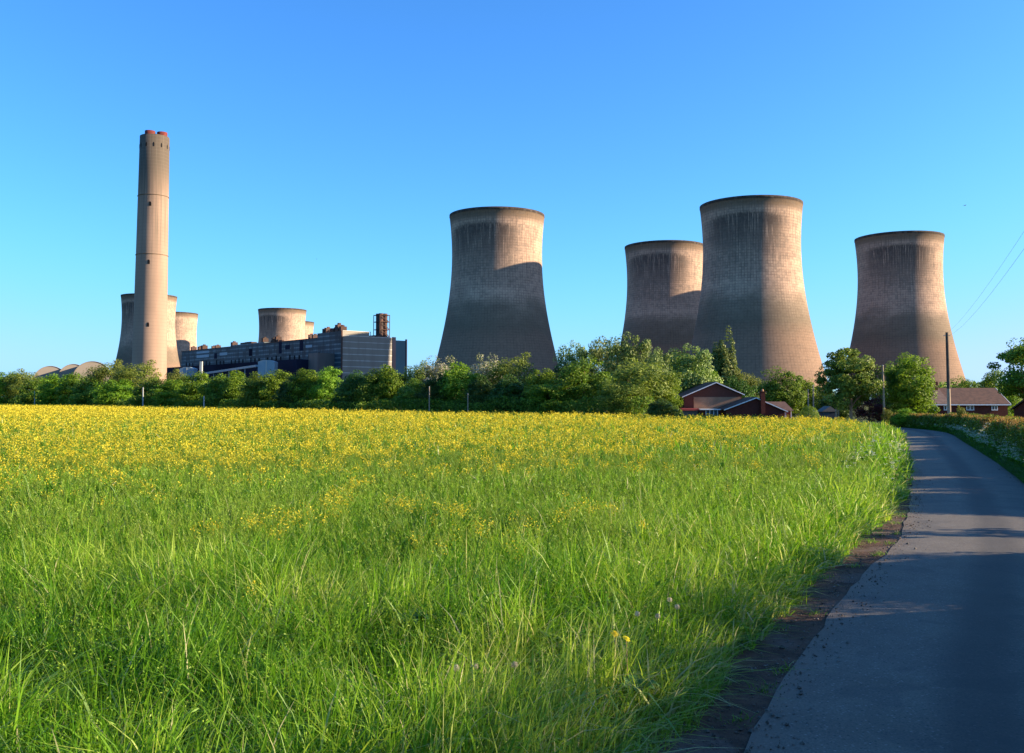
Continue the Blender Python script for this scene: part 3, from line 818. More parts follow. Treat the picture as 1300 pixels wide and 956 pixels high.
belt = [  # kind, px, top y, width px, metres behind the field edge, label
 ('bush2', -18, 472, 56, 12, 'tree cut by the left edge of the photo at the field edge'),
 ('bush1', 12, 473, 44, 9, 'low bright tree nearest the left edge, below open sky'),
 ('olive', 30, 469, 46, 16, 'loose olive tree near the left edge, topping its neighbours'),
 ('bush2', 48, 480, 46, 8, 'darker tree below the leftmost arched hall'),
 ('bush1', 76, 476, 48, 10, 'bright tree below the middle arched hall'),
 ('bush3', 98, 474, 42, 13, 'oval tree below the dip between arched halls'),
 ('bush2', 116, 480, 46, 8, 'short green tree in front of the highest arched hall'),
 ('olive', 140, 457, 54, 22, 'tall rounded olive tree just left of the chimney foot'),
 ('bush1', 150, 482, 48, 8, 'low bright tree below the tall olive one left of the chimney'),
 ('olive', 176, 458, 58, 24, 'spreading olive tree hiding the foot of the chimney'),
 ('bush2', 192, 482, 48, 8, 'dark low tree beside the thin white pole below the chimney'),
 ('olive', 224, 470, 40, 16, 'brownish twiggy tree below the small pale blue block'),
 ('bush1', 222, 483, 46, 8, 'bright low tree just right of the chimney foot'),
 ('bush3', 252, 473, 44, 10, 'bright oval tree below the thin upright duct'),
 ('bush2', 276, 476, 42, 8, 'green tree below the start of the conveyor'),
 ('bush1', 302, 472, 46, 11, 'bright tree below the middle of the conveyor'),
 ('bush2', 328, 474, 44, 8, 'green tree below the larger pale blue block, left side'),
 ('bush3', 352, 471, 46, 10, 'oval bright tree below the larger pale blue block, right side'),
 ('dark1', 372, 480, 40, 7, 'dark low tree below the widest part of the lower hall'),
 ('bush1', 392, 470, 46, 10, 'bright tree below the boiler house, left of the pale stair tower'),
 ('bush3', 418, 467, 40, 11, 'bright oval tree below the pale stair tower'),
 ('dark1', 448, 472, 48, 7, 'very dark tree below the boiler house corner'),
 ('bush2', 474, 470, 44, 9, 'green tree below the striped end wall'),
 ('bush1', 494, 465, 46, 12, 'bright tree below the right half of the striped end wall'),
 ('olive', 530, 460, 48, 18, 'olive tree between the blue block and the broad tower'),
 ('blossom', 558, 454, 58, 22, 'pale blossoming tree below the left foot of the broad tower'),
 ('bush2', 526, 482, 48, 8, 'low green tree left of the pole below the pale blossom'),
 ('dark1', 556, 474, 44, 7, 'dark tree directly under the left pale blossom'),
 ('bush1', 584, 462, 60, 10, 'large bright rounded tree below the broad tower'),
 ('dark1', 612, 478, 40, 7, 'dark low tree below the right pale blossom'),
 ('blossom', 620, 451, 44, 18, 'pale topped tree below the middle of the broad tower'),
 ('olive', 652, 449, 62, 16, 'feathery olive tree below the right foot of the broad tower'),
 ('dark1', 650, 478, 54, 7, 'dark wide tree at the field edge below the feathery olive one'),
 ('bush1', 690, 470, 46, 8, 'bright spiky tree right of the broad tower foot'),
 ('dark1', 712, 462, 46, 13, 'dark narrow tree at the foot of the poplar row, left end'),
 ('silver', 728, 436, 42, 24, 'dark slim poplar first from the left in the gap between towers'),
 ('green', 742, 456, 72, 10, 'broad green tree in the gap between the two tower groups'),
 ('silver', 764, 431, 52, 24, 'tall dark poplar second from the left in the gap between towers'),
 ('silver', 797, 426, 56, 22, 'tallest pale poplar, left of the half hidden tower'),
 ('olive', 812, 455, 82, 9, 'large olive tree in front of the half hidden tower'),
 ('silver', 834, 444, 40, 22, 'small poplar top against the half hidden tower'),
 ('green2', 700, 488, 60, 6, 'wide low bush tree at the field edge in the tower gap'),
 ('olive', 790, 484, 62, 4, 'pale olive bush with bare stems at the field edge'),
 ('green2', 866, 452, 50, 40, 'bright green tree left of the house behind the dark round bush'),
 ('silver', 874, 440, 56, 34, 'silvery tree against the shaded foot of the tallest tower'),
]
for kind, px, pyt, wpx, beh, lab in belt:
    place_tree(kind, px, pyt, wpx, Yb(uu(px)) + beh, lab, group=BELT)
GARD = 'trees round the houses'
for kind, px, pyt, wpx, Y, lab, cat in [
 ('green2', 844, 476, 36, 118, 'bright tree beside the left roof slope of the brick house', 'tree'),
 ('column', 920, 426, 40, 158, 'columnar poplar right behind the brick house ridge', 'tree'),
 ('olive', 946, 470, 44, 156, 'olive tree behind the right roof slope of the brick house', 'tree'),
 ('green2', 893, 470, 44, 150, 'bright tree behind the left part of the brick house', 'tree'),
 ('dark1', 938, 480, 46, 142, 'dark tree just behind the brick house chimney', 'tree'),
 ('green', 990, 469, 60, 148, 'dense rounded dark green tree behind the right wing of the brick house', 'tree'),
 ('green2', 1018, 482, 44, 150, 'bright tree behind the clipped round bush', 'tree'),
 ('green', 1046, 488, 44, 150, 'small dark tree left of the large open crowned tree', 'tree'),
 ('dark1', 1060, 500, 50, 140, 'dark undergrowth tree behind the small shed', 'tree'),
 ('green', 1133, 464, 44, 118, 'silvery green tree behind the left side of the bright tree', 'tree'),
 ('dark1', 1132, 500, 48, 104, 'dark bush under the bright tree beside the lane', 'bush'),
 ('green', 1222, 480, 40, 175, 'tree top just above the left half of the bungalow roof', 'tree'),
 ('green', 1262, 470, 50, 158, 'rounded tree behind the right end of the bungalow', 'tree'),
 ('green2', 1276, 490, 34, 142, 'bright tree between the bungalow and the dark gable', 'tree'),
 ('dark1', 841, 507, 42, 96, 'dark clipped wide bush left of the brick house', 'bush'),
 ('bush2', 858, 515, 16, 97, 'small dark green bush touching the brick house red roof', 'bush'),
 ('maroon', 1103, 499, 46, 96, 'maroon leaved bush between the open crowned tree and the slim pole', 'bush'),
 ('olive', 1126, 518, 14, 89, 'small brownish bush at the foot of the slim pole', 'bush'),
 ('bush3', 1150, 519, 30, 84, 'low yellow green bush where the hedge begins', 'bush'),
 ('olive', 1220, 515, 15, 68, 'small pale flowering shrub rising above the hedge top', 'bush'),
]:
    place_tree(kind, px, pyt, wpx, Y, lab, cat, GARD if cat == 'tree' else 'bushes round the houses')

# two unique roadside trees
M['leaf_open'] = leaf_mat('olive_green_leaves', [(0.0,(0.05,0.09,0.012)),(0.5,(0.13,0.19,0.025)),(1.0,(0.24,0.29,0.06))], 0.35)
make_tree('openc', 'broadleaf_tree', 31, 'round', 'leaf_open', H=10, Wd=8, z0=1.0, nclump=118, per=130, leaf=0.145, cr=0.105, bark='bark_pale', trunk=0.21, nb=26, open_=0.75, lean=(0.3, 0))
place_tree('openc', 1078, 444, 80, 92, 'large open crowned tree with pink brown trunk left of the lane', rot=0.4)
make_tree('brt', 'broadleaf_tree', 32, 'round', 'leaf_bright', H=10, Wd=8, z0=0.4, nclump=150, per=120, leaf=0.135, cr=0.12, trunk=0.26, nb=18)
place_tree('brt', 1155, 452, 64, 92, 'bright green dense tree where the lane bends', rot=1.2)
make_tree('edge', 'broadleaf_tree', 33, 'round', 'leaf_green', H=10, Wd=8, z0=2.6, nclump=110, per=110, leaf=0.14, cr=0.11, trunk=0.25, nb=24, open_=0.8)
place_tree('edge', 1310, 430, 92, 96, 'dark tree reaching in from the right edge beside the pylon', rot=2.0)

# undergrowth along the field edge, under the trees
rgu = np.random.default_rng(77)
nU = 60000
uu_ = rgu.uniform(-0.72, 0.15, nU); yy = 114.4 / (uu_ + 0.93) + rgu.uniform(1.5, 9, nU); xx = uu_ * yy
hU = (1.3 + 2.2 * fnoise(xx * .15, yy * .15)) * rgu.uniform(0, 1, nU) ** .7
Nn = rgu.normal(size=(nU, 3)) + np.array([0, -.5, .3]); Nn /= np.linalg.norm(Nn, axis=1)[:, None]
V, Q = leaf_quads(np.stack([xx, yy, terrain(xx, yy) + hU], 1), Nn, np.clip(yy / 900, .12, .4), 1.0, rgu)
tag(link_mesh('undergrowth', np_mesh('undergrowth', V, Q, np.repeat(rgu.uniform(0, .8, nU), 4), [M['leaf_green']]), None), 'dark leafy undergrowth beneath the trees along the far field edge', 'undergrowth', kind='stuff')

# low distant wood beyond the houses on the right
nU = 26000
xx = rgu.uniform(120, 420, nU); yy = 300 + rgu.uniform(-8, 8, nU) + 10 * fnoise(xx * .02, xx * 0)
hU = (4.5 + 7.5 * fnoise(xx * .06, xx * 0 + 2)) * rgu.uniform(0, 1, nU) ** .7
Nn = rgu.normal(size=(nU, 3)) + np.array([.3, -.5, .3]); Nn /= np.linalg.norm(Nn, axis=1)[:, None]
V, Q = leaf_quads(np.stack([xx, yy, terrain(xx, yy) + hU], 1), Nn, np.full(nU, .45), 1.0, rgu)
tag(link_mesh('distant_wood', np_mesh('distant_wood', V, Q, np.repeat(rgu.uniform(0, .9, nU), 4), [M['leaf_green']]), None), 'low distant wood on the horizon beyond the bungalow', 'wood', kind='stuff')

# clipped round bush
def topiary(px, pyt, wpx, Y):
    p = at(px, pyt, Y); r = wpx / F * Y / 2; zb = float(terrain(p.x, Y))
    rg = np.random.default_rng(5)
    n = 5200; v = rg.normal(size=(n, 3)); v /= np.linalg.norm(v, axis=1)[:, None]
    v = v[v[:, 2] > -0.7]; n = len(v)
    C = v * np.array([r, r, (p.z - zb) / 2]) * rg.uniform(0.93, 1.03, n)[:, None] + np.array([0, 0, (p.z - zb) / 2])
    N = v + rg.normal(size=(n, 3)) * 0.4; N /= np.linalg.norm(N, axis=1)[:, None]
    V, Q = leaf_quads(C, N, 0.05, 1.0, rg)
    t = empty('clipped_bush', (p.x, Y, zb)); tag(t, 'round clipped yellow green bush right of the brick house', 'bush')
    link_mesh('crown', np_mesh('crown', V, Q, np.repeat(rg.uniform(0.2, 0.9, n), 4), [M['leaf_green']]), None, t)
    s = MB(); s.tube([(0,0,-.1),(0,0,(p.z-zb)*.6)], [.1,.06], 6); s.build('trunk', M['bark'], t)
topiary(1027, 515.5, 24, 110)

# ------------------------------------------------------------------ brick house (local x = right, y = away)
HY = 122.0
h0 = at(900, 507, HY)
hs_ = empty('brick_house', (0, 0, 0))
tag(hs_, 'red brick house with brown gables and white bargeboards beyond the flowering field', 'house')
zb = -1.2
def hx(px, Y=HY): return at(px, 507, Y).x
def hz(py, Y=HY): return at(900, py, Y).z
def gable(xl, xa, xr, zl, za, zr, y0, y1, wallmat, roofmat, name='gable_wall', over=0.35, base=zb):
    s = MB(); s.prism([(xl, base), (xr, base), (xr, zr - 0.12), (xa, za - 0.12), (xl, zl - 0.12)], 'y', y0, y1); s.build(name, wallmat, hs_)
    # roof slabs and bargeboards
    for (x0, z0_, x1, z1_, sg) in ((xl, zl, xa, za, -1), (xr, zr, xa, za, 1)):
        dx, dz = x1 - x0, z1_ - z0_; Ln = math.hypot(dx, dz); ux, uz = dx / Ln, dz / Ln
        xs, zs = x0 - ux * over, z0_ - uz * over
        nxn, nzn = (uz, -ux) if sg > 0 else (-uz, ux)
        if nzn < 0: nxn, nzn = -nxn, -nzn
        th = 0.14
        s = MB(); s.prism([(xs, zs), (x1, z1_), (x1 + 0.0, z1_ + th * 1.1), (xs + nxn * th, zs + nzn * th)], 'y', y0 - 0.28, y1 + 0.2); s.build('roof', roofmat, hs_)
        s = MB(); s.prism([(xs - ux*0.03, zs - 0.04), (x1, z1_ - 0.03), (x1, z1_ + 0.10), (xs - ux*0.03, zs + 0.09)], 'y', y0 - 0.36, y0 - 0.285); s.build('bargeboard', M['white'], hs_)
# rear taller gable
gable(hx(876), hx(917.5), hx(951), hz(503), hz(485.3), hz(500), HY + 4, HY + 13, M['timber'], M['tiles'])
s = MB(); s.box(hx(888), hx(949.5), HY + 3.9, HY + 3.985, zb, hz(504, HY + 3.9)); s.build('brick_panel', M['brick_tan'], hs_)
# the second, set back slope on the left
gable(hx(867.5), hx(909), hx(948), hz(506.5), hz(489), hz(505.5), HY + 8, HY + 16, M['timber'], M['tiles'])
# front bungalow gable
gable(hx(919.5), hx(956.8), hx(993), hz(519.5), hz(505.5), hz(521.5), HY - 1, HY + 3.8, M['brick'], M['tiles'], 'front_gable_wall')
# low links
s = MB(); s.box(hx(889.5), hx(919), HY + 0.6, HY + 3.6, zb, hz(520.6)); s.build('link_wall', M['brick'], hs_)
s = MB(); s.box(hx(889.3), hx(921.5), HY + 0.3, HY + 3.7, hz(520.5), hz(519.3)); s.build('fascia', M['white'], hs_)
wn = empty('window'); wn.parent = hs_
s = MB(); s.box(hx(897), hx(912), HY + 0.55, HY + 0.59, hz(528), hz(521)); s.build('pane', M['glass'], wn)
s = MB()
for q in (896.6, 901.5, 906.5, 911.5): s.box(hx(q), hx(q + 0.8), HY + 0.49, HY + 0.54, hz(528), hz(520.8))
s.build('frame', M['white'], wn)
s = MB(); s.box(hx(867), hx(889), HY + 1.0, HY + 3.6, hz(521.3), hz(518.6)); s.build('flat_roof', M['red_roof'], hs_)
s = MB(); s.box(hx(868), hx(888.5), HY + 1.2, HY + 3.5, zb, hz(521.4)); s.build('garage_wall', M['clad_panel'], hs_)
# chimney
cy = HY - 1.3
cst = empty('chimney_stack'); cst.parent = hs_
s = MB(); s.box(hx(961.8), hx(967.2), cy - 0.35, cy + 0.28, zb, hz(498)); s.box(hx(961.2), hx(967.8), cy - 0.42, cy + 0.30, hz(498) + .002, hz(497)); s.build('stack', M['brick'], cst)
s = MB(); s.lathe([(0.17, hz(497)), (0.14, hz(494.2)), (0.11, hz(494.2)), (0.11, hz(496))], 14, (hx(964.6), cy)); s.build('chimney_pot', M['brick_tan'], cst)
# right wing
s = MB(); s.box(hx(992.5), hx(1009), HY + 1.5, HY + 8, zb, hz(521.2)); s.build('wing_wall', M['white'], hs_)
s = MB(); s.prism([(HY + 1.0, hz(521.5)), (HY + 5, hz(510)), (HY + 9, hz(521.5))], 'x', hx(975), hx(1010.5)); s.build('roof', M['tiles'], hs_)
s = MB(); s.box(hx(1002.5), hx(1007.5), HY + 1.40, HY + 1.48, zb, hz(522.5)); s.build('door', M['red_paint'], hs_)

# blue shed glimpsed under the trees
p = at(1053, 520, 112)
sh = empty('garden_shed', (p.x, p.y, -1.0)); tag(sh, 'small dark grey shed glimpsed under the open crowned tree', 'shed')
s = MB(); s.box(-0.7, 0.8, 0, 2, 0, p.z + 0.75); s.build('wall', M['clad_side'], sh)
s = MB(); s.prism([(-0.95, p.z + 0.752), (1.0, p.z + 0.752), (0.05, p.z + 1.4)], 'y', -0.15, 2.15); s.build('roof', M['clad_panel'], sh)

# ------------------------------------------------------------------ bungalow on the right
BY = 128.0
bg_ = empty('bungalow', (0, 0, 0)); tag(bg_, 'long low brick bungalow with brown tiled roof and white windows behind the hedge', 'house')
xl, xr = hx(1182, BY), hx(1279, BY)
ze, zr_ = hz(513, BY), hz(492.5, BY)
s = MB(); s.prism([(BY, zb), (BY + 7, zb), (BY + 7, ze), (BY + 3.5, zr_ - 0.2), (BY, ze)], 'x', xl, xr); s.build('wall', M['brick'], bg_)
xm = hx(1206, BY)
def slope(x0, x1, m, k=0.0):
    s = MB()
    s.prism([(BY - 0.45, ze - 0.12 - k), (BY - 0.45, ze + 0.05 - k), (BY + 3.5, zr_ + 0.05 - k), (BY + 7.45, ze + 0.05 - k), (BY + 7.45, ze - 0.12 - k), (BY + 3.5, zr_ - 0.12 - k)], 'x', x0, x1); s.build('roof', m, bg_)
slope(xm, xr + 0.15, M['tiles']); slope(xl - 0.3, xm - 0.003, M['tiles_grey'], 0.0)
s = MB(); s.bar((xr + 0.2, BY - 0.5, ze - 0.05), (xr + 0.2, BY + 3.5, zr_ + 0.0), 0.05, 0.14); s.build('bargeboard', M['white'], bg_)
s = MB(); s.box(xl - 0.3, xr + 0.2, BY - 0.56, BY - 0.46, ze - 0.16, ze - 0.02); s.build('gutter', M['white'], bg_)
s = MB(); s.box(hx(1198.5, BY), hx(1203.5, BY), BY + 2.9, BY + 3.7, zr_ - 0.6, hz(484, BY)); s.box(hx(1199.5, BY), hx(1201, BY), BY + 3.1, BY + 3.4, hz(484, BY), hz(481.5, BY)); s.build('chimney_stack', M['brick'], bg_)
for q0, q1 in ((1184, 1190), (1197.5, 1205), (1226, 1236), (1258, 1266)):
    x0, x1 = hx(q0, BY), hx(q1, BY); z0_, z1_ = hz(521, BY), hz(514.2, BY)
    f = empty('window'); f.parent = bg_
    s = MB(); s.box(x0 + .05, x1 - .05, BY - 0.045, BY - 0.015, z0_ + .05, z1_ - .05); s.build('pane', M['glass'], f)
    s = MB(); fw = 0.11
    s.box(x0, x1, BY - 0.09, BY - 0.05, z0_, z0_ + fw); s.box(x0, x1, BY - 0.09, BY - 0.05, z1_ - fw, z1_)
    for xx in (x0, (x0 + x1) / 2 - fw / 2, x1 - fw): s.box(xx, xx + fw, BY - 0.09, BY - 0.05, z0_ + fw + .001, z1_ - fw - .001)
    s.build('frame', M['white'], f)
# dark gable at the right edge of the photograph
gb = empty('house', (0, 0, 0)); tag(gb, 'dark gabled brick house cut by the right edge, its wall in shade', 'house')
GYY = 104.0
gp = at(1284, 507, GYY)
gb.location = (gp.x, GYY, 0); gb.rotation_euler[2] = R(-31)
za, zz = at(1300, 487, GYY).z, at(1284, 520, GYY).z
s = MB(); s.prism([(0.2, -1.2), (7.0, -1.2), (7.0, zz), (3.6, za), (0.2, zz)], 'y', 0, 9); s.build('wall', M['brick'], gb)
s = MB(); s.prism([(-0.1, zz - 0.05), (3.6, za + 0.05), (7.3, zz - 0.05), (7.3, zz + 0.12), (3.6, za + 0.22), (-0.1, zz + 0.12)], 'y', -0.3, 9.3); s.build('roof', M['tiles'], gb)

# ------------------------------------------------------------------ poles, wires, pylon, birds
def pole(px0, px1, pyt, Y, r, label, m='pole_wood', dark_top=False, group='wooden poles'):
    p = at(px0, pyt, Y); q = at(px1, 520, Y); zb_ = float(terrain(p.x, Y))
    t = empty('wooden_pole', (q.x, Y, zb_)); tag(t, label, 'pole', group)
    dx = p.x - q.x; H = p.z - zb_
    if dark_top:
        s = MB(); s.tube([(dx * .0, 0, 0), (dx * .42, 0, H * .42)], [r, r * .93], 10); s.build('lower_shaft', M[m], t)
        s = MB(); s.tube([(dx * .42, 0, H * .42 + .002), (dx, 0, H)], [r * .93, r * .72], 10); s.build('upper_shaft', M['pole_dark'], t)
        s = MB(); s.tube([(dx - .28, 0, H - .25), (dx + .28, 0, H - .25)], .03, 6); s.build('bracket', M['galv'], t)
    else:
        s = MB(); s.tube([(0, 0, 0), (dx, 0, H)], [r, r * .75], 10); s.build('shaft', M[m], t)
        s = MB(); s.lathe([(0.01, H + .05), (r * .8, H + .02), (r * .8, H - .05), (r*.7, H - .05)], 10, (dx, 0)); s.build('cap', M['galv'], t)
    return t, Vector((p.x, Y, p.z))
_, topP = pole(1202, 1205, 422, 78, 0.15, 'tall wooden pole dark at the top standing behind the hedge before the bungalow', dark_top=True)
pole(1120.5, 1122.5, 464, 90, 0.11, 'slim pale pole between the maroon bush and the bright tree')
pole(1026, 1026, 495, 118, 0.10, 'short pale pole behind the clipped round bush, left of a pair', group='short poles by the round bush')
pole(1032.5, 1032.5, 489, 118, 0.11, 'taller pale pole behind the clipped round bush, right of a pair', group='short poles by the round bush')
pole(1061.5, 1061.5, 511, 92, 0.10, 'short thick post at the field edge below the open crowned tree')
pole(1064.5, 1064.5, 512, 96, 0.07, 'thinner post close to another one under the open crowned tree')
for px, pt, lab in ((44, 497, 'thin white post at the field edge below the leftmost arched hall'), (181.5, 492, 'white pole at the field edge below the chimney'),
                    (259, 503, 'short white post at the field edge below the upright duct'), (545, 491, 'pale pole at the field edge below the left blossom tree'),
                    (594, 500, 'dull short post at the field edge below the broad tower')):
    Y = Yb(uu(px)) - 2
    pole(px, px, pt, Y, 0.16 if px < 500 else 0.09, lab, 'galv' if px < 500 else 'pole_wood', group='poles along the field edge')
M['white']
def wire(a, b, sag, r, label):
    a, b = Vector(a), Vector(b); pts = []
    for k in range(41):
        t = k / 40; p = a.lerp(b, t); p.z -= sag * 4 * t * (1 - t); pts.append(p)
    s = MB(); s.tube(pts, r, 5); o = s.build('overhead_wire', M['wire'], None); tag(o, label, 'wire', 'overhead wires')
dirw = Vector((topP.x - 14.2, topP.y - 26.0, 0)); 
pa = at(1300, 283, 26); pb = at(1300, 297, 26.0)
def back(p, top, k=0.75):
    e = p + (p - top) * k; return e
ea = back(pa, topP); eb = back(pb, topP)
ea.z = pa.z + 0.9; eb.z = pb.z + 0.9
wire((topP.x - .25, topP.y, topP.z - .22), ea, 1.1, 0.004, 'upper of the two thin wires rising to the right from the wooden pole')
wire((topP.x + .25, topP.y, topP.z - .22), eb, 1.1, 0.005, 'lower of the two thin wires rising to the right from the wooden pole')

def pylon(px, pyt, Y, label):
    p = at(px, pyt, Y); H = p.z + 1.2
    s = MB(); b = 4.5; tp = 1.0
    def wd(z): return b + (tp - b) * min(1, z / (H * .8))
    zs = np.linspace(0, H, 12)
    for sx in (-1, 1):
        for sy in (-1, 1):
            s.bar((sx * b, sy * b, 0), (sx * tp, sy * tp, H * .8), .5); s.bar((sx * tp, sy * tp, H * .8), (0, 0, H), .4)
    for z0_, z1_ in zip(zs[:-2], zs[1:-1]):
        for sy in (-1, 1):
            s.bar((-wd(z0_), sy * wd(z0_), z0_), (wd(z1_), sy * wd(z1_), z1_), .28); s.bar((wd(z0_), sy * wd(z0_), z0_), (-wd(z1_), sy * wd(z1_), z1_), .28)
    for zz_, ww in ((H * .95, 6), (H * .8, 9), (H * .66, 7.5)):
        s.bar((-ww, 0, zz_), (ww, 0, zz_), .5); s.bar((-ww, 0, zz_), (0, 0, zz_ + 2.5), .3); s.bar((ww, 0, zz_), (0, 0, zz_ + 2.5), .3)
    o = s.build('electricity_pylon', M['galv'], None); o.location = (p.x, Y, -1.2); o.rotation_euler[2] = R(75)
    tag(o, label, 'pylon')
pylon(1283.5, 441, 900, 'faint distant lattice pylon above the trees at the right edge')

def bird(px, py, Y, span, label):
    p = at(px, py, Y)
    s = MB()
    n = 7; body = [(-.5,0,.0,.02),(-.3,0,.0,.07),(0,0,0,.10),(.3,0,.01,.08),(.45,0,.03,.06),(.55,0,.03,.02)]
    s.tube([(a*.45*span, 0, c*span) for a, _, c, _ in body], [d_ * span * .6 for *_, d_ in body], 8)
    for sg in (-1, 1):
        s.add([(.12*span,0,.03*span),(-.10*span,0,.03*span),(-.06*span,sg*.25*span,.14*span),(.13*span,sg*.25*span,.16*span),(-.06*span,sg*.5*span,.08*span),
               (.12*span,0,.01*span),(-.10*span,0,.01*span),(-.06*span,sg*.25*span,.12*span),(.13*span,sg*.25*span,.14*span),(-.06*span,sg*.5*span,.07*span)],
              [(0,1,2,3),(3,2,4),(5,8,7,6),(8,9,7),(1,6,7,2),(2,7,9,4),(0,3,8,5),(3,4,9,8),(0,5,6,1)])
    o = s.build('bird', M['pole_dark'], None); o.location = p; o.rotation_euler[2] = R(20); tag(o, label, 'bird')
bird(1225, 261, 160, 0.75, 'tiny dark bird in the sky above the rightmost tower')
bird(402, 329, 160, 0.35, 'speck of a bird in the sky above the distant central tower')

# ------------------------------------------------------------------ grass, crop, verge plants
def blades(x, y, h, wd, cur, phi, psi, var, z=None):
    """curved tapering blades: 4 rings of 2 verts, last ring pinched"""
    n = len(x); z = terrain(x, y) if z is None else z
    T = np.array([0, .4, .75, 1.0]); Wt = np.array([1, .9, .6, .06])
    hx_ = h[:, None] * cur[:, None] * T[None] ** 2
    px_ = x[:, None] + hx_ * np.cos(phi)[:, None]; py_ = y[:, None] + hx_ * np.sin(phi)[:, None]
    pz_ = z[:, None] + h[:, None] * (T[None] - 0.42 * np.minimum(cur, 1.15)[:, None] ** 1.5 * T[None] ** 2.4)
    dx = np.cos(psi)[:, None] * wd[:, None] * Wt[None] / 2; dy = np.sin(psi)[:, None] * wd[:, None] * Wt[None] / 2
    A = np.stack([px_ - dx, py_ - dy, pz_], 2); B = np.stack([px_ + dx, py_ + dy, pz_], 2)
    V = np.stack([A, B], 2).reshape(n * 8, 3)
    b = (np.arange(n) * 8)[:, None]
    Q = np.concatenate([b + np.array([[0,1,3,2]]), b + np.array([[2,3,5,4]]), b + np.array([[4,5,7,6]])], 1).reshape(-1, 4)
    return V, Q, np.repeat(var, 8)
def scatter(Y0, Y1, dens, wide=0.60, pad=3.0):
    """points on the field side, inside the wedge seen from the road"""
    xmin = -(wide * Y1 + pad); xmax = float(left_x(Y1)) + 1
    area = (Y1 - Y0) * (xmax - xmin); n = int(area * dens)
    x = rng.uniform(xmin, xmax, n); y = rng.uniform(Y0, Y1, n)
    ed = road_dist(x, y); vw = verge_w(y) + 0.42 * (fnoise(y * 1.3, y * 0 + 2) - 0.5) + 0.12 * (vnoise(y * 5, x * 5) - .5)
    m = (ed < -vw) & (x > -(wide * y + pad)) & (x + 0.93 * y < 111)
    return x[m], y[m], -(ed + vw)[m]

Vs, Qs, vs_ = [], [], []; off = 0
def push(V, Q, var):
    global off
    Vs.append(V); Qs.append(Q + off); vs_.append(var); off += len(V)
for Y0, Y1, dens, wmul in ((1.5, 5, 420, 1.0), (5, 8, 1000, 1.0), (8, 12, 820, 1.1), (12, 18, 500, 1.45), (18, 27, 230, 2.3), (27, 42, 90, 3.6), (42, 62, 36, 5.5), (62, 96, 14, 8.0), (96, 170, 3.0, 13), (170, 300, 1.0, 20)):
    x, y, e = scatter(Y0, Y1, dens)
    kp = rng.random(len(x)) < 0.45 + 1.0 * fnoise(x * 1.3 + 40, y * 1.3) - .1 * (y > 20) * 0
    x, y, e = x[kp], y[kp], e[kp]; n = len(x)
    cl = fnoise(x * 0.75, y * 0.75); cl2 = vnoise(x * 3.1, y * 3.1)
    cl3 = vnoise(x * 1.7 + 30, y * 1.7)
    hgt = (0.14 + 0.50 * cl + 0.26 * cl2 + 0.28 * cl3) * rng.uniform(0.45, 1.2, n)
    hgt *= np.clip(0.50 + e * 0.55, 0.50, 1.0)              # shorter at the trimmed edge
    hgt = np.where(y > 30, hgt * 1.15, hgt)
    wd = rng.gamma(3.6, 0.0034, n).clip(0.004, 0.026) * wmul
    cur = np.clip(rng.gamma(2.1, 0.36, n), 0.05, 1.7)
    phi = rng.uniform(0, 6.28, n) * 0.75 + 5.0 * fnoise(x * 0.7 + 20, y * 0.7)
    # lean out over the verge at the edge
    phi = np.where((e < 0.35) & (rng.random(n) < 0.6), rng.normal(-0.3, 1.0, n), phi)
    cur = np.where(e < 0.35, cur * 1.2 + .1, cur)
    hgt = np.where(e < 0.25, hgt * rng.uniform(.45, 1.15, n), hgt)
    edge_dry = (e < 0.5) & (rng.random(n) < 0.10)
    psi = rng.uniform(0, 3.14, n)
    var = np.clip(0.52 + (cl2 - 0.5) * 0.45 + (vnoise(x * 0.5 + 5, y * 0.5) - 0.5) * 0.6 + (vnoise(x * 1.4 + 9, y * 1.4) - 0.5) * 0.3 - 0.10 * np.clip(e / 8 - .6, 0, 1) + rng.normal(0, 0.16, n), 0, 0.93)
    var = np.where(rng.random(n) < 0.035, rng.uniform(0.95, 1.0, n), var)
    var = np.where(edge_dry, rng.uniform(.95, 1, n), var)
    var = np.clip(var + np.where(e < 5, 0.10, 0) * (var < .9), 0, 1)
    push(*blades(x, y, hgt, wd, cur, phi, psi, var))
    # small herb leaves and broken blades between the stems
    if Y0 >= 5 and Y1 <= 42:
        j = rng.choice(n, int(n * 0.45)); m_ = len(j)
        Cn = np.stack([x[j] + rng.normal(0, .05, m_), y[j] + rng.normal(0, .05, m_), hgt[j] * rng.uniform(.3, .85, m_)], 1)
        Nn = rng.normal(size=(m_, 3)) + np.array([0, 0, .5]); Nn /= np.linalg.norm(Nn, axis=1)[:, None]
        Vh, Qh = leaf_quads(Cn, Nn, .0075 * wmul ** .9, 3.6, rng)
        push(Vh, Qh, np.repeat(np.clip(rng.normal(.38, .17, m_), 0, .85), 4))
# weeds rooted on the bare verge
n = 2600; cy = rng.uniform(4, 32, 60); k_ = rng.integers(0, 60, n); y = cy[k_] + rng.normal(0, .06, n); x = left_x(y) - (rng.uniform(.05, .75, 60)[k_] + rng.normal(0, .05, n)) / .915
push(*blades(x, y, rng.uniform(.03, .13, n), rng.uniform(.004, .009, n), rng.uniform(.4, 1.6, n), rng.uniform(0, 6.28, n), rng.uniform(0, 3.14, n), np.clip(rng.normal(.5, .25, n), 0, 1)))
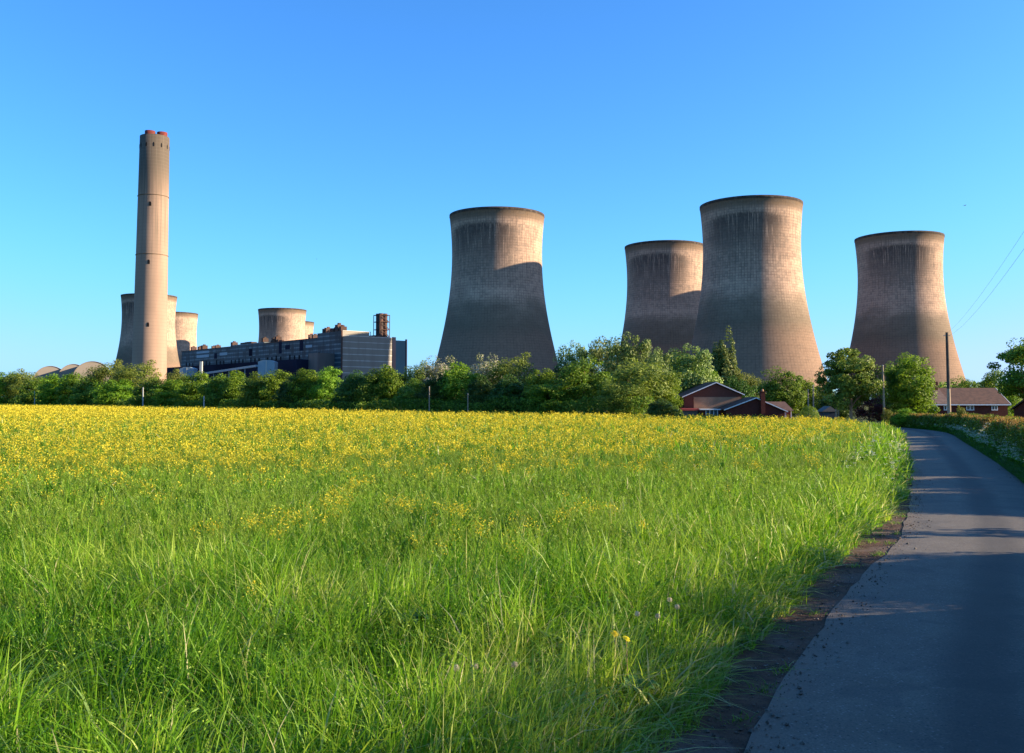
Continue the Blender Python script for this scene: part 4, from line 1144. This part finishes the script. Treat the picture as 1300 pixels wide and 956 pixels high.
# seed heads standing above the leaves
x, y, e = scatter(5, 24, 26); n = len(x); hs2 = rng.uniform(.62, .95, n) * np.clip(.6 + e * .3, .6, 1)
cu = rng.uniform(.05, .5, n); ph = rng.uniform(0, 6.28, n); ws_ = np.clip(y / 10, 1, 2.5)
Vb, Qb, vb = blades(x, y, hs2, np.full(n, .003) * ws_, cu, ph, rng.uniform(0, 3.14, n), np.clip(rng.normal(.75, .1, n), 0, .93)); push(Vb, Qb, vb)
tips = Vb.reshape(n, 8, 3)[:, 6]
for q in range(7):
    Cn = tips + rng.normal(0, .008, (n, 3)) - np.stack([np.cos(ph) * cu * .4, np.sin(ph) * cu * .4, np.full(n, .9)], 1) * (.014 * q)
    Nn = rng.normal(size=(n, 3)); Nn /= np.linalg.norm(Nn, axis=1)[:, None]
    Vh, Qh = leaf_quads(Cn, Nn, .0062 * ws_, 1.5, rng); push(Vh, Qh, np.repeat(rng.uniform(.70, .92, n), 4))
# right hand verge: low grass at the foot of the hedge
y = rng.uniform(2, 82, 52000) ** 1.0; y = np.concatenate([y, rng.uniform(5, 35, 26000)])
x = left_x(y) + (RW + rng.uniform(-0.02, 0.60, len(y))) / 0.915
n = len(x); dist = (x - left_x(y)) * 0.915 - RW
hgt = (0.16 + 0.75 * np.clip(dist, 0, 1)) * rng.uniform(0.6, 1.3, n); 
push(*blades(x, y, hgt, rng.uniform(.006, .012, n) * np.clip(y / 14, 1, 5), rng.uniform(.2, 1.3, n), rng.uniform(0, 6.28, n), rng.uniform(0, 3.14, n), np.clip(rng.normal(.18, .17, n), 0, .93)))
o = link_mesh('grass', np_mesh('grass', np.concatenate(Vs), np.concatenate(Qs), np.concatenate(vs_), [M['grass']]), None)
tag(o, 'tall bright green meadow grass covering the foreground and edging the lane', 'grass', kind='stuff')

# rapeseed plants: stalks with ascending pods and yellow flower heads
sV, sQ, sv, sm_ = [], [], [], []; off2 = 0
def push2(V, Q, var, mi):
    global off2
    sV.append(V); sQ.append(Q + off2); sv.append(var); sm_.append(np.full(len(Q), mi)); off2 += len(V)
def flower_mask(x, y, e):
    u = x / np.maximum(y, 1)
    # start of the solid yellow: nearer on the left, farther towards the lane
    start = np.interp(u, [-0.6, -0.3, 0.0, 0.2, 0.35], [20, 25, 31, 36, 44])
    base = np.clip((y - start * 0.62) / (start * 0.75), 0, 1) ** 2.2
    clump = fnoise(x * 0.33 + 3, y * 0.20 + 8)
    sparse = ((fnoise(x * 0.9 + 3, y * 0.55 + 8) > 0.63) & (y > 9.5)) * 0.8
    edge = np.clip((e - 1.2) / 3.5, 0, 1)
    v = np.maximum(base * (0.35 + 1.1 * clump), sparse * np.clip((y - 8) / 6, 0, 1))
    return np.clip(v, 0, np.interp(y, [20, 45, 90, 160], [0.5, 0.42, 0.42, 0.55])) * edge
for Y0, Y1, dens, ws, heads, pet, psz in ((7, 12, 9, 1.0, 4, 13, 0.011), (12, 20, 14, 1.3, 4, 11, 0.014), (20, 32, 13, 1.8, 4, 8, 0.021), (32, 50, 8.5, 2.6, 4, 5, 0.030), (50, 80, 5.2, 4.0, 3, 5, 0.043), (80, 130, 3.2, 6.5, 3, 4, 0.070), (130, 300, 1.5, 10, 3, 4, 0.105)):
    x, y, e = scatter(Y0, Y1, dens)
    keep = (e > 0.5) & (rng.random(len(x)) < np.clip(0.25 + (y - 7) / 10, 0, 1) * np.clip(e / 2.5, 0.12, 1)); x, y, e = x[keep], y[keep], e[keep]
    n = len(x); zt = terrain(x, y)
    fl = flower_mask(x, y, e); isf = rng.random(n) < fl
    H = rng.uniform(0.78, 1.02, n) + 0.10 * (fnoise(x * .12, y * .12) - 0.5)
    H = np.where(isf, H + 0.04, H) * np.clip(0.72 + e * 0.1, 0.72, 1.0) * np.clip(0.80 + (y - 8) * 0.012, 0.8, 1) * np.interp(y, [60, 110, 210], [0.86, 0.88, 1.0])
    # stem
    push2(*blades(x, y, H * 0.97, np.full(n, .006) * ws, rng.uniform(.0, .12, n), rng.uniform(0, 6.28, n), rng.uniform(0, 3.14, n), rng.uniform(.2, .7, n), zt), 0)
    for k in range(heads):
        ph = rng.uniform(0, 6.28, n); hb = H * rng.uniform(.5, .75, n); rr = rng.uniform(.03, .13, n) * (1 + 0.15 * ws) if k else np.zeros(n)
        tx, ty = x + rr * np.cos(ph), y + rr * np.sin(ph); tz = zt + H * (rng.uniform(.86, 1.0, n) if k else 1.0)
        # side branch
        if k and Y1 <= 50:
            a = np.stack([x, y, zt + hb], 1); b = np.stack([tx, ty, tz], 1); psi = rng.uniform(0, 3.14, n)
            dd = np.stack([np.cos(psi), np.sin(psi), np.zeros(n)], 1) * (.0025 * ws)
            V = np.stack([a - dd, a + dd, b + dd * .5, b - dd * .5], 1).reshape(-1, 3); push2(V, np.arange(4 * n).reshape(-1, 4), np.repeat(rng.uniform(.3, .8, n), 4), 0)
        # pods below the head, ascending
        npod = 7 if Y1 <= 32 else (3 if Y1 <= 80 else 2)
        for _ in range(npod):
            t = rng.uniform(.15, .95, n); pp = rng.uniform(0, 6.28, n); ln = rng.uniform(.04, .08, n) * (1 + .12 * ws)
            bx = x + (tx - x) * t; by = y + (ty - y) * t; bz = zt + hb + (tz - zt - hb) * t
            ex, ey, ez = bx + ln * np.cos(pp) * .8, by + ln * np.sin(pp) * .8, bz + ln * .75
            q = np.stack([-np.sin(pp), np.cos(pp), np.zeros(n)], 1) * (.0022 * ws)
            a = np.stack([bx, by, bz], 1); b = np.stack([ex, ey, ez], 1)
            V = np.stack([a - q, a + q, b + q * .5, b - q * .5], 1).reshape(-1, 3)
            push2(V, np.arange(4 * n).reshape(-1, 4), np.repeat(rng.uniform(.4, 1.0, n), 4), 0)
        f = isf & (rng.random(n) < (1.0 if k == 0 else 0.8)); m = int(f.sum())
        if m:
            C = np.repeat(np.stack([tx, ty, tz], 1)[f], pet, 0)
            Cr = 0.028 + psz * 0.9
            C = C + rng.normal(size=C.shape) * np.array([Cr, Cr, Cr * 1.1])
            N = rng.normal(size=C.shape) + np.array([0, 0, .9]); N /= np.linalg.norm(N, axis=1)[:, None]
            V, Q = leaf_quads(C, N, psz, 1.0, rng)
            push2(V, Q, np.repeat(rng.uniform(0, 1, len(C)), 4), 1)
        # leaves low on the stalk
    nl = 3 if Y1 <= 50 else 2
    C = np.repeat(np.stack([x, y, zt], 1), nl, 0) + np.stack([rng.normal(0, .06 * ws ** .5, n * nl), rng.normal(0, .06 * ws ** .5, n * nl), np.repeat(H, nl) * rng.uniform(.25, .75, n * nl)], 1)
    N = rng.normal(size=C.shape) + np.array([0, 0, .6]); N /= np.linalg.norm(N, axis=1)[:, None]
    V, Q = leaf_quads(C, N, .022 * ws ** .9, 1.3, rng); push2(V, Q, np.repeat(rng.uniform(0, .7, len(C)), 4), 0)
me = np_mesh('rapeseed_crop', np.concatenate(sV), np.concatenate(sQ), np.concatenate(sv), [M['stalk'], M['yellow']], np.concatenate(sm_))
tag(link_mesh('rapeseed_crop', me, None), 'rapeseed crop in yellow flower filling the field behind the grass', 'crop', kind='stuff')

# grit and small stones along the broken tarmac edge
ng = 9000; rg = np.random.default_rng(9)
yg = rg.uniform(4, 34, ng) ** 1.0; og = np.where(rg.random(ng) < .72, rg.normal(-.10, .28, ng), rg.uniform(-1.0, .6, ng)); og = np.where(rg.random(ng) < .12, RW - np.abs(rg.normal(0, .25, ng)), og)
xg = left_x(yg) + og / .915
rs = rg.gamma(2.0, .0032, ng).clip(.003, .03)
base = np.array([(1,0,0),(0,1,0),(-1,0,0),(0,-1,0),(0,0,.8),(0,0,-.6)], float)
Vg = base[None] * rs[:, None, None] * rg.uniform(.6, 1.3, (ng, 6, 1)); th = rg.uniform(0, 6.28, ng)
cx_, sx_ = np.cos(th)[:, None], np.sin(th)[:, None]
Vg = np.stack([Vg[..., 0] * cx_ - Vg[..., 1] * sx_ + xg[:, None], Vg[..., 0] * sx_ + Vg[..., 1] * cx_ + yg[:, None], Vg[..., 2] + (terrain(xg, yg) + np.where(og > 0, .036, .018) + rs * .35)[:, None]], 2)
Fg = np.array([(0,1,4),(1,2,4),(2,3,4),(3,0,4),(1,0,5),(2,1,5),(3,2,5),(0,3,5)])
M['grit'] = noisy('grit_stones', (0.16,0.14,0.12), (0.07,0.055,0.045), 9.0, 0.9, 0.1, (0.28,0.25,0.22))
tag(link_mesh('grit', np_mesh('grit', Vg.reshape(-1, 3), (Fg[None] + (np.arange(ng) * 6)[:, None, None]).reshape(-1, 3), mats=[M['grit']]), None), 'loose stones and grit along the broken left edge of the lane', 'gravel', kind='stuff')

# ------------------------------------------------------------------ right hand hedge
_ng = np.random.default_rng(21)
NOTCH = [(y_, .42, .55) for y_ in _ng.uniform(23, 64, 16)] + [(y_, .2, .5) for y_ in (9.2, 11.0, 13.1, 14.6)]
def hedge_top(Y):
    k_ = 1.0
    for y_, w_, d_ in NOTCH: k_ = k_ * (1 - d_ * np.exp(-((np.asarray(Y) - y_) / w_) ** 2))
    return k_ * np.interp(Y, [0, 10, 15.4, 16.4, 17.2, 21.4, 22.2, 23.5, 28, 46, 74, 84], [2.9, 2.65, 2.35, 2.1, 0.3, 0.3, 1.6, 2.05, 2.0, 1.75, 1.4, 1.25]) * (1 - 0.22 * np.clip(vnoise(np.asarray(Y) * 0.55, np.asarray(Y) * 0 + 4.4) - 0.35, 0, 1) * (np.asarray(Y) > 22))
sel = (tt < 106) & (LY > -8)
kk = np.where(sel)[0]
hedge = empty('hedge', (float(left_x(40)) + RW + 1.2, 40.0, 0)); tag(hedge, 'dark overgrown roadside hedge along the right of the lane, brown seeding top', 'hedge')
hl = np.array(hedge.location)
# woody core
D0 = RW + 0.55
cP, ring = [], []
for k in kk[::2]:
    c = L[k] + NRM[k] * (D0 + 0.65); Yk = LY[k] if tt[k] < 95 else 84
    Ht = float(hedge_top(Yk)) * 0.70
    prof = [(-.42, 0), (-.5, .45), (-.42, .8), (-.2, 1), (.2, 1), (.42, .8), (.5, .45), (.42, 0)]
    for a, b in prof:
        j = 1 + 0.25 * (random.random() - .5)
        q = c + NRM[k] * a * j; zt = float(terrain(*c))
        cP.append((q[0], q[1], zt + b * Ht * (1 + .12 * (random.random() - .5))))
n = len(kk[::2]); m = 8
V = np.array(cP) - hl
ii = (np.arange(n - 1)[:, None] * m + np.arange(m - 1)[None, :]).ravel()
Q = np.stack([ii, ii + 1, ii + m + 1, ii + m], 1)
M['twigs'] = noisy('twiggy_hedge_core', (0.012,0.02,0.008), (0.03,0.035,0.015), 3.0, 0.95, 0.05)
link_mesh('branches', np_mesh('branches', V, Q, mats=[M['twigs']]), None, hedge)
# leaves
nL = 330000
ti = rng.integers(0, len(kk), nL); k = kk[ti]
wgt = np.where(LY[k] < 34, 1.0, 0.55) * np.where(LY[k] < 3, 0.4, 1.0)
k = k[rng.random(nL) < wgt]; nL = len(k)
a = rng.uniform(0, math.pi, nL)                          # round the section
rad = rng.uniform(0.78, 1.12, nL)
lump = 0.82 + 0.42 * fnoise(tt[k] * 0.8, a * 1.6)
lat = -np.cos(a) * 0.72 * rad * lump
Hk = hedge_top(np.where(tt[k] < 95, LY[k], 84))
zz = (np.sin(a) ** 0.45) * Hk * rad * (0.80 + 0.24 * fnoise(tt[k] * 0.9 + 7, tt[k] * 0)) * rng.uniform(0.25, 1.0, nL) ** np.where(rng.random(nL) < .5, .9, .06)
c = L[k] + d[k] * rng.uniform(-.3, .3, nL)[:, None] + NRM[k] * (D0 + 0.65 + lat)[:, None]
C = np.stack([c[:, 0], c[:, 1], terrain(c[:, 0], c[:, 1]) + zz], 1) - hl
N = np.stack([NRM[k][:, 0] * -np.cos(a), NRM[k][:, 1] * -np.cos(a), np.sin(a)], 1) + rng.normal(size=(nL, 3)) * .6; N /= np.linalg.norm(N, axis=1)[:, None]
V, Q = leaf_quads(C, N, np.interp(LY[k], [5, 20, 45, 80], [.028, .034, .055, .09]), 1.0, rng)
link_mesh('foliage', np_mesh('foliage', V, Q, np.repeat(np.clip(rng.normal(.45, .2, nL), 0, 1), 4), [M['leaf_green']]), None, hedge)

# seeding grass along the top and face of the hedge
n = 60000
k = rng.choice(kk, n); lat = rng.uniform(-.35, 1.6, n)
c = L[k] + NRM[k] * (D0 + .5 + lat)[:, None] + d[k] * rng.uniform(-.25, .25, n)[:, None]
Hk = hedge_top(np.where(tt[k] < 95, LY[k], 84))
z0h = terrain(c[:, 0], c[:, 1]) + np.maximum(0, Hk * 0.80 - .12 - .12 * np.abs(lat))
ws = np.clip(LY[k] / 12, 1, 6)
V, Q, vv = blades(c[:, 0], c[:, 1], rng.uniform(.20, .52, n), rng.uniform(.006, .012, n) * ws, rng.uniform(.0, .6, n), rng.uniform(0, 6.28, n), rng.uniform(0, 3.14, n), rng.uniform(0, 1, n), z0h)
o = link_mesh('seeding_grass', np_mesh('seeding_grass', V, Q, vv, [M['seed']]), None)
tag(o, 'reddish brown seeding grass along the top of the hedge', 'grass', kind='stuff')

# cow parsley: stems with flat white umbels
def parsley(x, y, zb_, H, ws, nm):
    n = len(x); oV, oQ, ov, om = [], [], [], []; of = 0
    V, Q, vv = blades(x, y, H, np.full(n, .006) * ws, rng.uniform(0, .25, n), rng.uniform(0, 6.28, n), rng.uniform(0, 3.14, n), rng.uniform(.1, .6, n), zb_)
    oV.append(V); oQ.append(Q); ov.append(vv); om.append(np.zeros(len(Q))); of = len(V)
    for _ in range(5):
        ph = rng.uniform(0, 6.28, n); r_ = rng.uniform(.02, .20, n); cz = zb_ + H * rng.uniform(.72, 1.02, n)
        cx, cy_ = x + r_ * np.cos(ph), y + r_ * np.sin(ph)
        npt = 9
        C = np.repeat(np.stack([cx, cy_, cz], 1), npt, 0); aa = rng.uniform(0, 6.28, n * npt); rr = .042 * np.sqrt(rng.random(n * npt)) * np.repeat(ws, npt) ** .35
        C = C + np.stack([rr * np.cos(aa), rr * np.sin(aa), rng.normal(0, .006, n * npt)], 1)
        N = rng.normal(size=C.shape) * .5 + np.array([0, 0, 1.]); N /= np.linalg.norm(N, axis=1)[:, None]
        V, Q = leaf_quads(C, N, .010 * np.repeat(ws, npt) ** .9, 1.0, rng)
        oV.append(V); oQ.append(Q + of); ov.append(np.repeat(rng.random(len(C)), 4)); om.append(np.ones(len(Q))); of += len(V)
        a = np.stack([x, y, zb_ + H * .6], 1); b = np.stack([cx, cy_, cz - .01], 1); q = np.stack([np.cos(ph), np.sin(ph), ph * 0], 1) * (.002 * ws)[:, None]
        V = np.stack([a - q, a + q, b + q, b - q], 1).reshape(-1, 3)
        oV.append(V); oQ.append(np.arange(4 * n).reshape(-1, 4) + of); ov.append(np.repeat(rng.uniform(.3, .8, n), 4)); om.append(np.zeros(n)); of += len(V)
    # ferny leaves
    nl = 12; C = np.repeat(np.stack([x, y, zb_], 1), nl, 0) + np.stack([rng.normal(0, .12, n * nl), rng.normal(0, .12, n * nl), np.repeat(H, nl) * rng.uniform(.1, .85, n * nl)], 1)
    N = rng.normal(size=C.shape) + np.array([0, 0, .8]); N /= np.linalg.norm(N, axis=1)[:, None]
    V, Q = leaf_quads(C, N, .03 * np.repeat(ws, nl) ** .7, 1.3, rng); oV.append(V); oQ.append(Q + of); ov.append(np.repeat(rng.uniform(0, .5, len(C)), 4)); om.append(np.zeros(len(Q)))
    me = np_mesh(nm, np.concatenate(oV), np.concatenate(oQ), np.concatenate(ov), [M['stalk'], M['umbel']], np.concatenate(om))
    return link_mesh(nm, me, None)
y = np.concatenate([rng.uniform(22, 84, 1150), rng.uniform(3, 14, 200)]); n = len(y)
y = y[(fnoise(y * .18, y * 0 + 1) + rng.random(n) * .35) > .52]; n = len(y)
dd_ = RW + rng.uniform(.25, 1.0, n); x = left_x(y) + dd_ / .915
Hh = np.clip((dd_ - RW) * 1.15 + .30, .45, 1.4) * rng.uniform(.8, 1.1, n) * np.interp(y, [20, 80], [1.0, .85])
tag(parsley(x, y, terrain(x, y), Hh, np.clip(y / 13, 1, 5.0), 'cow_parsley'), 'white flowering cow parsley in front of the hedge on the right', 'wild flowers', kind='stuff')
y = np.concatenate([rng.uniform(22, 48, 14), rng.normal(33, 1.5, 10)]); n = len(y)
x = left_x(y) - (verge_w(y) + rng.uniform(.15, 1.6, n)) / .915
tag(parsley(x, y, terrain(x, y), rng.uniform(.65, .95, n), np.clip(y / 14, 1, 3.0), 'cow_parsley'), 'scattered cow parsley in the grass left of the lane', 'wild flowers', kind='stuff')

# shrubs standing in the hedge gap and above the hedge beyond the right edge of the photo
make_tree('sap', 'hedge_shrub', 41, 'round', 'leaf_green', H=10, Wd=8, z0=2.0, nclump=34, per=50, leaf=0.20, cr=0.09, trunk=0.20, nb=26, open_=0.4)
def shrub(x, y, H, Wd, label, rot):
    t, fresh = PROTO['sap']; o = t if fresh else copy_tree(t); PROTO['sap'][1] = False
    o.location = (x, y, 0); o.scale = (Wd / 8, Wd / 8, H / 10); o.rotation_euler = (0, 0, rot); tag(o, label, 'shrub')
shrub(float(left_x(17.2)) + 5.6, 17.3, 2.5, 1.5, 'thin leaning shrub in the gap of the roadside hedge', 0.5)

M['dock'] = noisy('dock_leaf', (0.05,0.13,0.025), (0.08,0.18,0.03), 9.0, 0.5, 0.4)
# ------------------------------------------------------------------ dandelions and a dock plant in the near grass
def dandelion_clock(px, py, z, label):
    p = on_z(px, py, z)
    t = empty('dandelion_clock', (p.x, p.y, 0)); tag(t, label, 'dandelion', 'dandelion clocks in the near grass')
    s = MB(); s.tube([(0.03, 0.0, 0), (0.01, 0, z * .5), (0, 0, z)], [.004, .0035, .003], 6); s.build('stem', M['dock'], t)
    rg = np.random.default_rng(int(px)); v = rg.normal(size=(420, 3)); v /= np.linalg.norm(v, axis=1)[:, None]
    C = v * rg.uniform(.018, .027, 420)[:, None] + np.array([0, 0, z + .012])
    V, Q = leaf_quads(C, v, .0036, 1.0, rg)
    link_mesh('seed_head', np_mesh('seed_head', V, Q, np.repeat(rg.random(420), 4), [M['clock']]), None, t)
for px, py, lab in ((850, 763, 'upper left white dandelion clock of the pair near the shadow edge'), (859.5, 772, 'lower right white dandelion clock of the pair near the shadow edge'),
                    (835, 784, 'white dandelion clock below the pair near the shadow edge'), (809, 781, 'faded dandelion clock left of the others near the shadow edge'),
                    (579, 850, 'dandelion clock low in the middle of the foreground grass, leftmost of three'), (603, 848, 'small dandelion clock, middle of three low in the foreground grass'),
                    (653, 846, 'dandelion clock, rightmost of three low in the foreground grass')):
    dandelion_clock(px, py, 0.55, lab)
def dandelion_flower(px, py, z, label, tilt):
    p = on_z(px, py, z)
    t = empty('dandelion_flower', (p.x, p.y, 0)); tag(t, label, 'dandelion')
    s = MB(); s.tube([(0.02, 0, 0), (0, 0, z)], [.004, .003], 6); s.build('stem', M['bark_pale'], t)
    rg = np.random.default_rng(int(px)); V, Q = [], []
    n = 60; a = rg.uniform(0, 6.28, n); r_ = rg.uniform(.004, .026, n)
    C = np.stack([r_ * np.cos(a), r_ * np.sin(a), .012 - r_ * .3], 1); N = np.stack([np.cos(a) * .3, np.sin(a) * .3, np.ones(n)], 1); N /= np.linalg.norm(N, axis=1)[:, None]
    V, Q = leaf_quads(C, N, .009, 1.2, rg)
    o = link_mesh('flower_head', np_mesh('flower_head', V, Q, np.repeat(rg.random(n) * .4, 4), [M['yellow']]), None, t); o.location = (0, 0, z); o.rotation_euler = (tilt, 0.3, 0)
dandelion_flower(780.5, 805, 0.60, 'orange yellow dandelion flower, left of the pair beside the dark grass', 0.7)
dandelion_flower(795, 811, 0.60, 'orange yellow dandelion flower, right of the pair beside the dark grass', 0.5)
def dock(px, py, z, label, size):
    p = on_z(px, py, z)
    t = empty('dock_plant', (p.x, p.y, 0)); tag(t, label, 'plant')
    rg = random.Random(int(px))
    for i in range(7):
        a = i * 2.4 + rg.uniform(-.3, .3); ln = size * rg.uniform(.7, 1.1); wdt = ln * .34
        vs = []; fs = []
        for j in range(7):
            q = j / 6; wj = wdt * math.sin(math.pi * min(1, .08 + q * .92)) ** .7 * .5
            rr = .05 + ln * .55 * q ** 1.2; zq = z * .55 + ln * .75 * q - ln * .5 * q ** 3
            for sg in (-1, 0, 1):
                vs.append((rr * math.cos(a) - sg * wj * math.sin(a), rr * math.sin(a) + sg * wj * math.cos(a), zq + abs(sg) * wj * .3 + .006 * rg.uniform(-1, 1)))
        for j in range(6):
            for c_ in (0, 1): b = j * 3 + c_; fs.append((b, b + 1, b + 4, b + 3))
        s = MB(); s.add(vs, fs, True); s.tube([(0, 0, 0), (.05 * math.cos(a), .05 * math.sin(a), z * .55)], [.006, .004], 5); s.build('leaf', M['dock'], t)
dock(522, 762, 0.55, 'broad leaved dock plant standing in the middle foreground grass', .30)
dock(808, 850, 0.40, 'broad leaved dock plant in the shaded grass beside the verge', .24)

for k_, (t_p, fresh) in PROTO.items():
    if fresh:
        for c_ in list(t_p.children): bpy.data.objects.remove(c_)
        bpy.data.objects.remove(t_p)
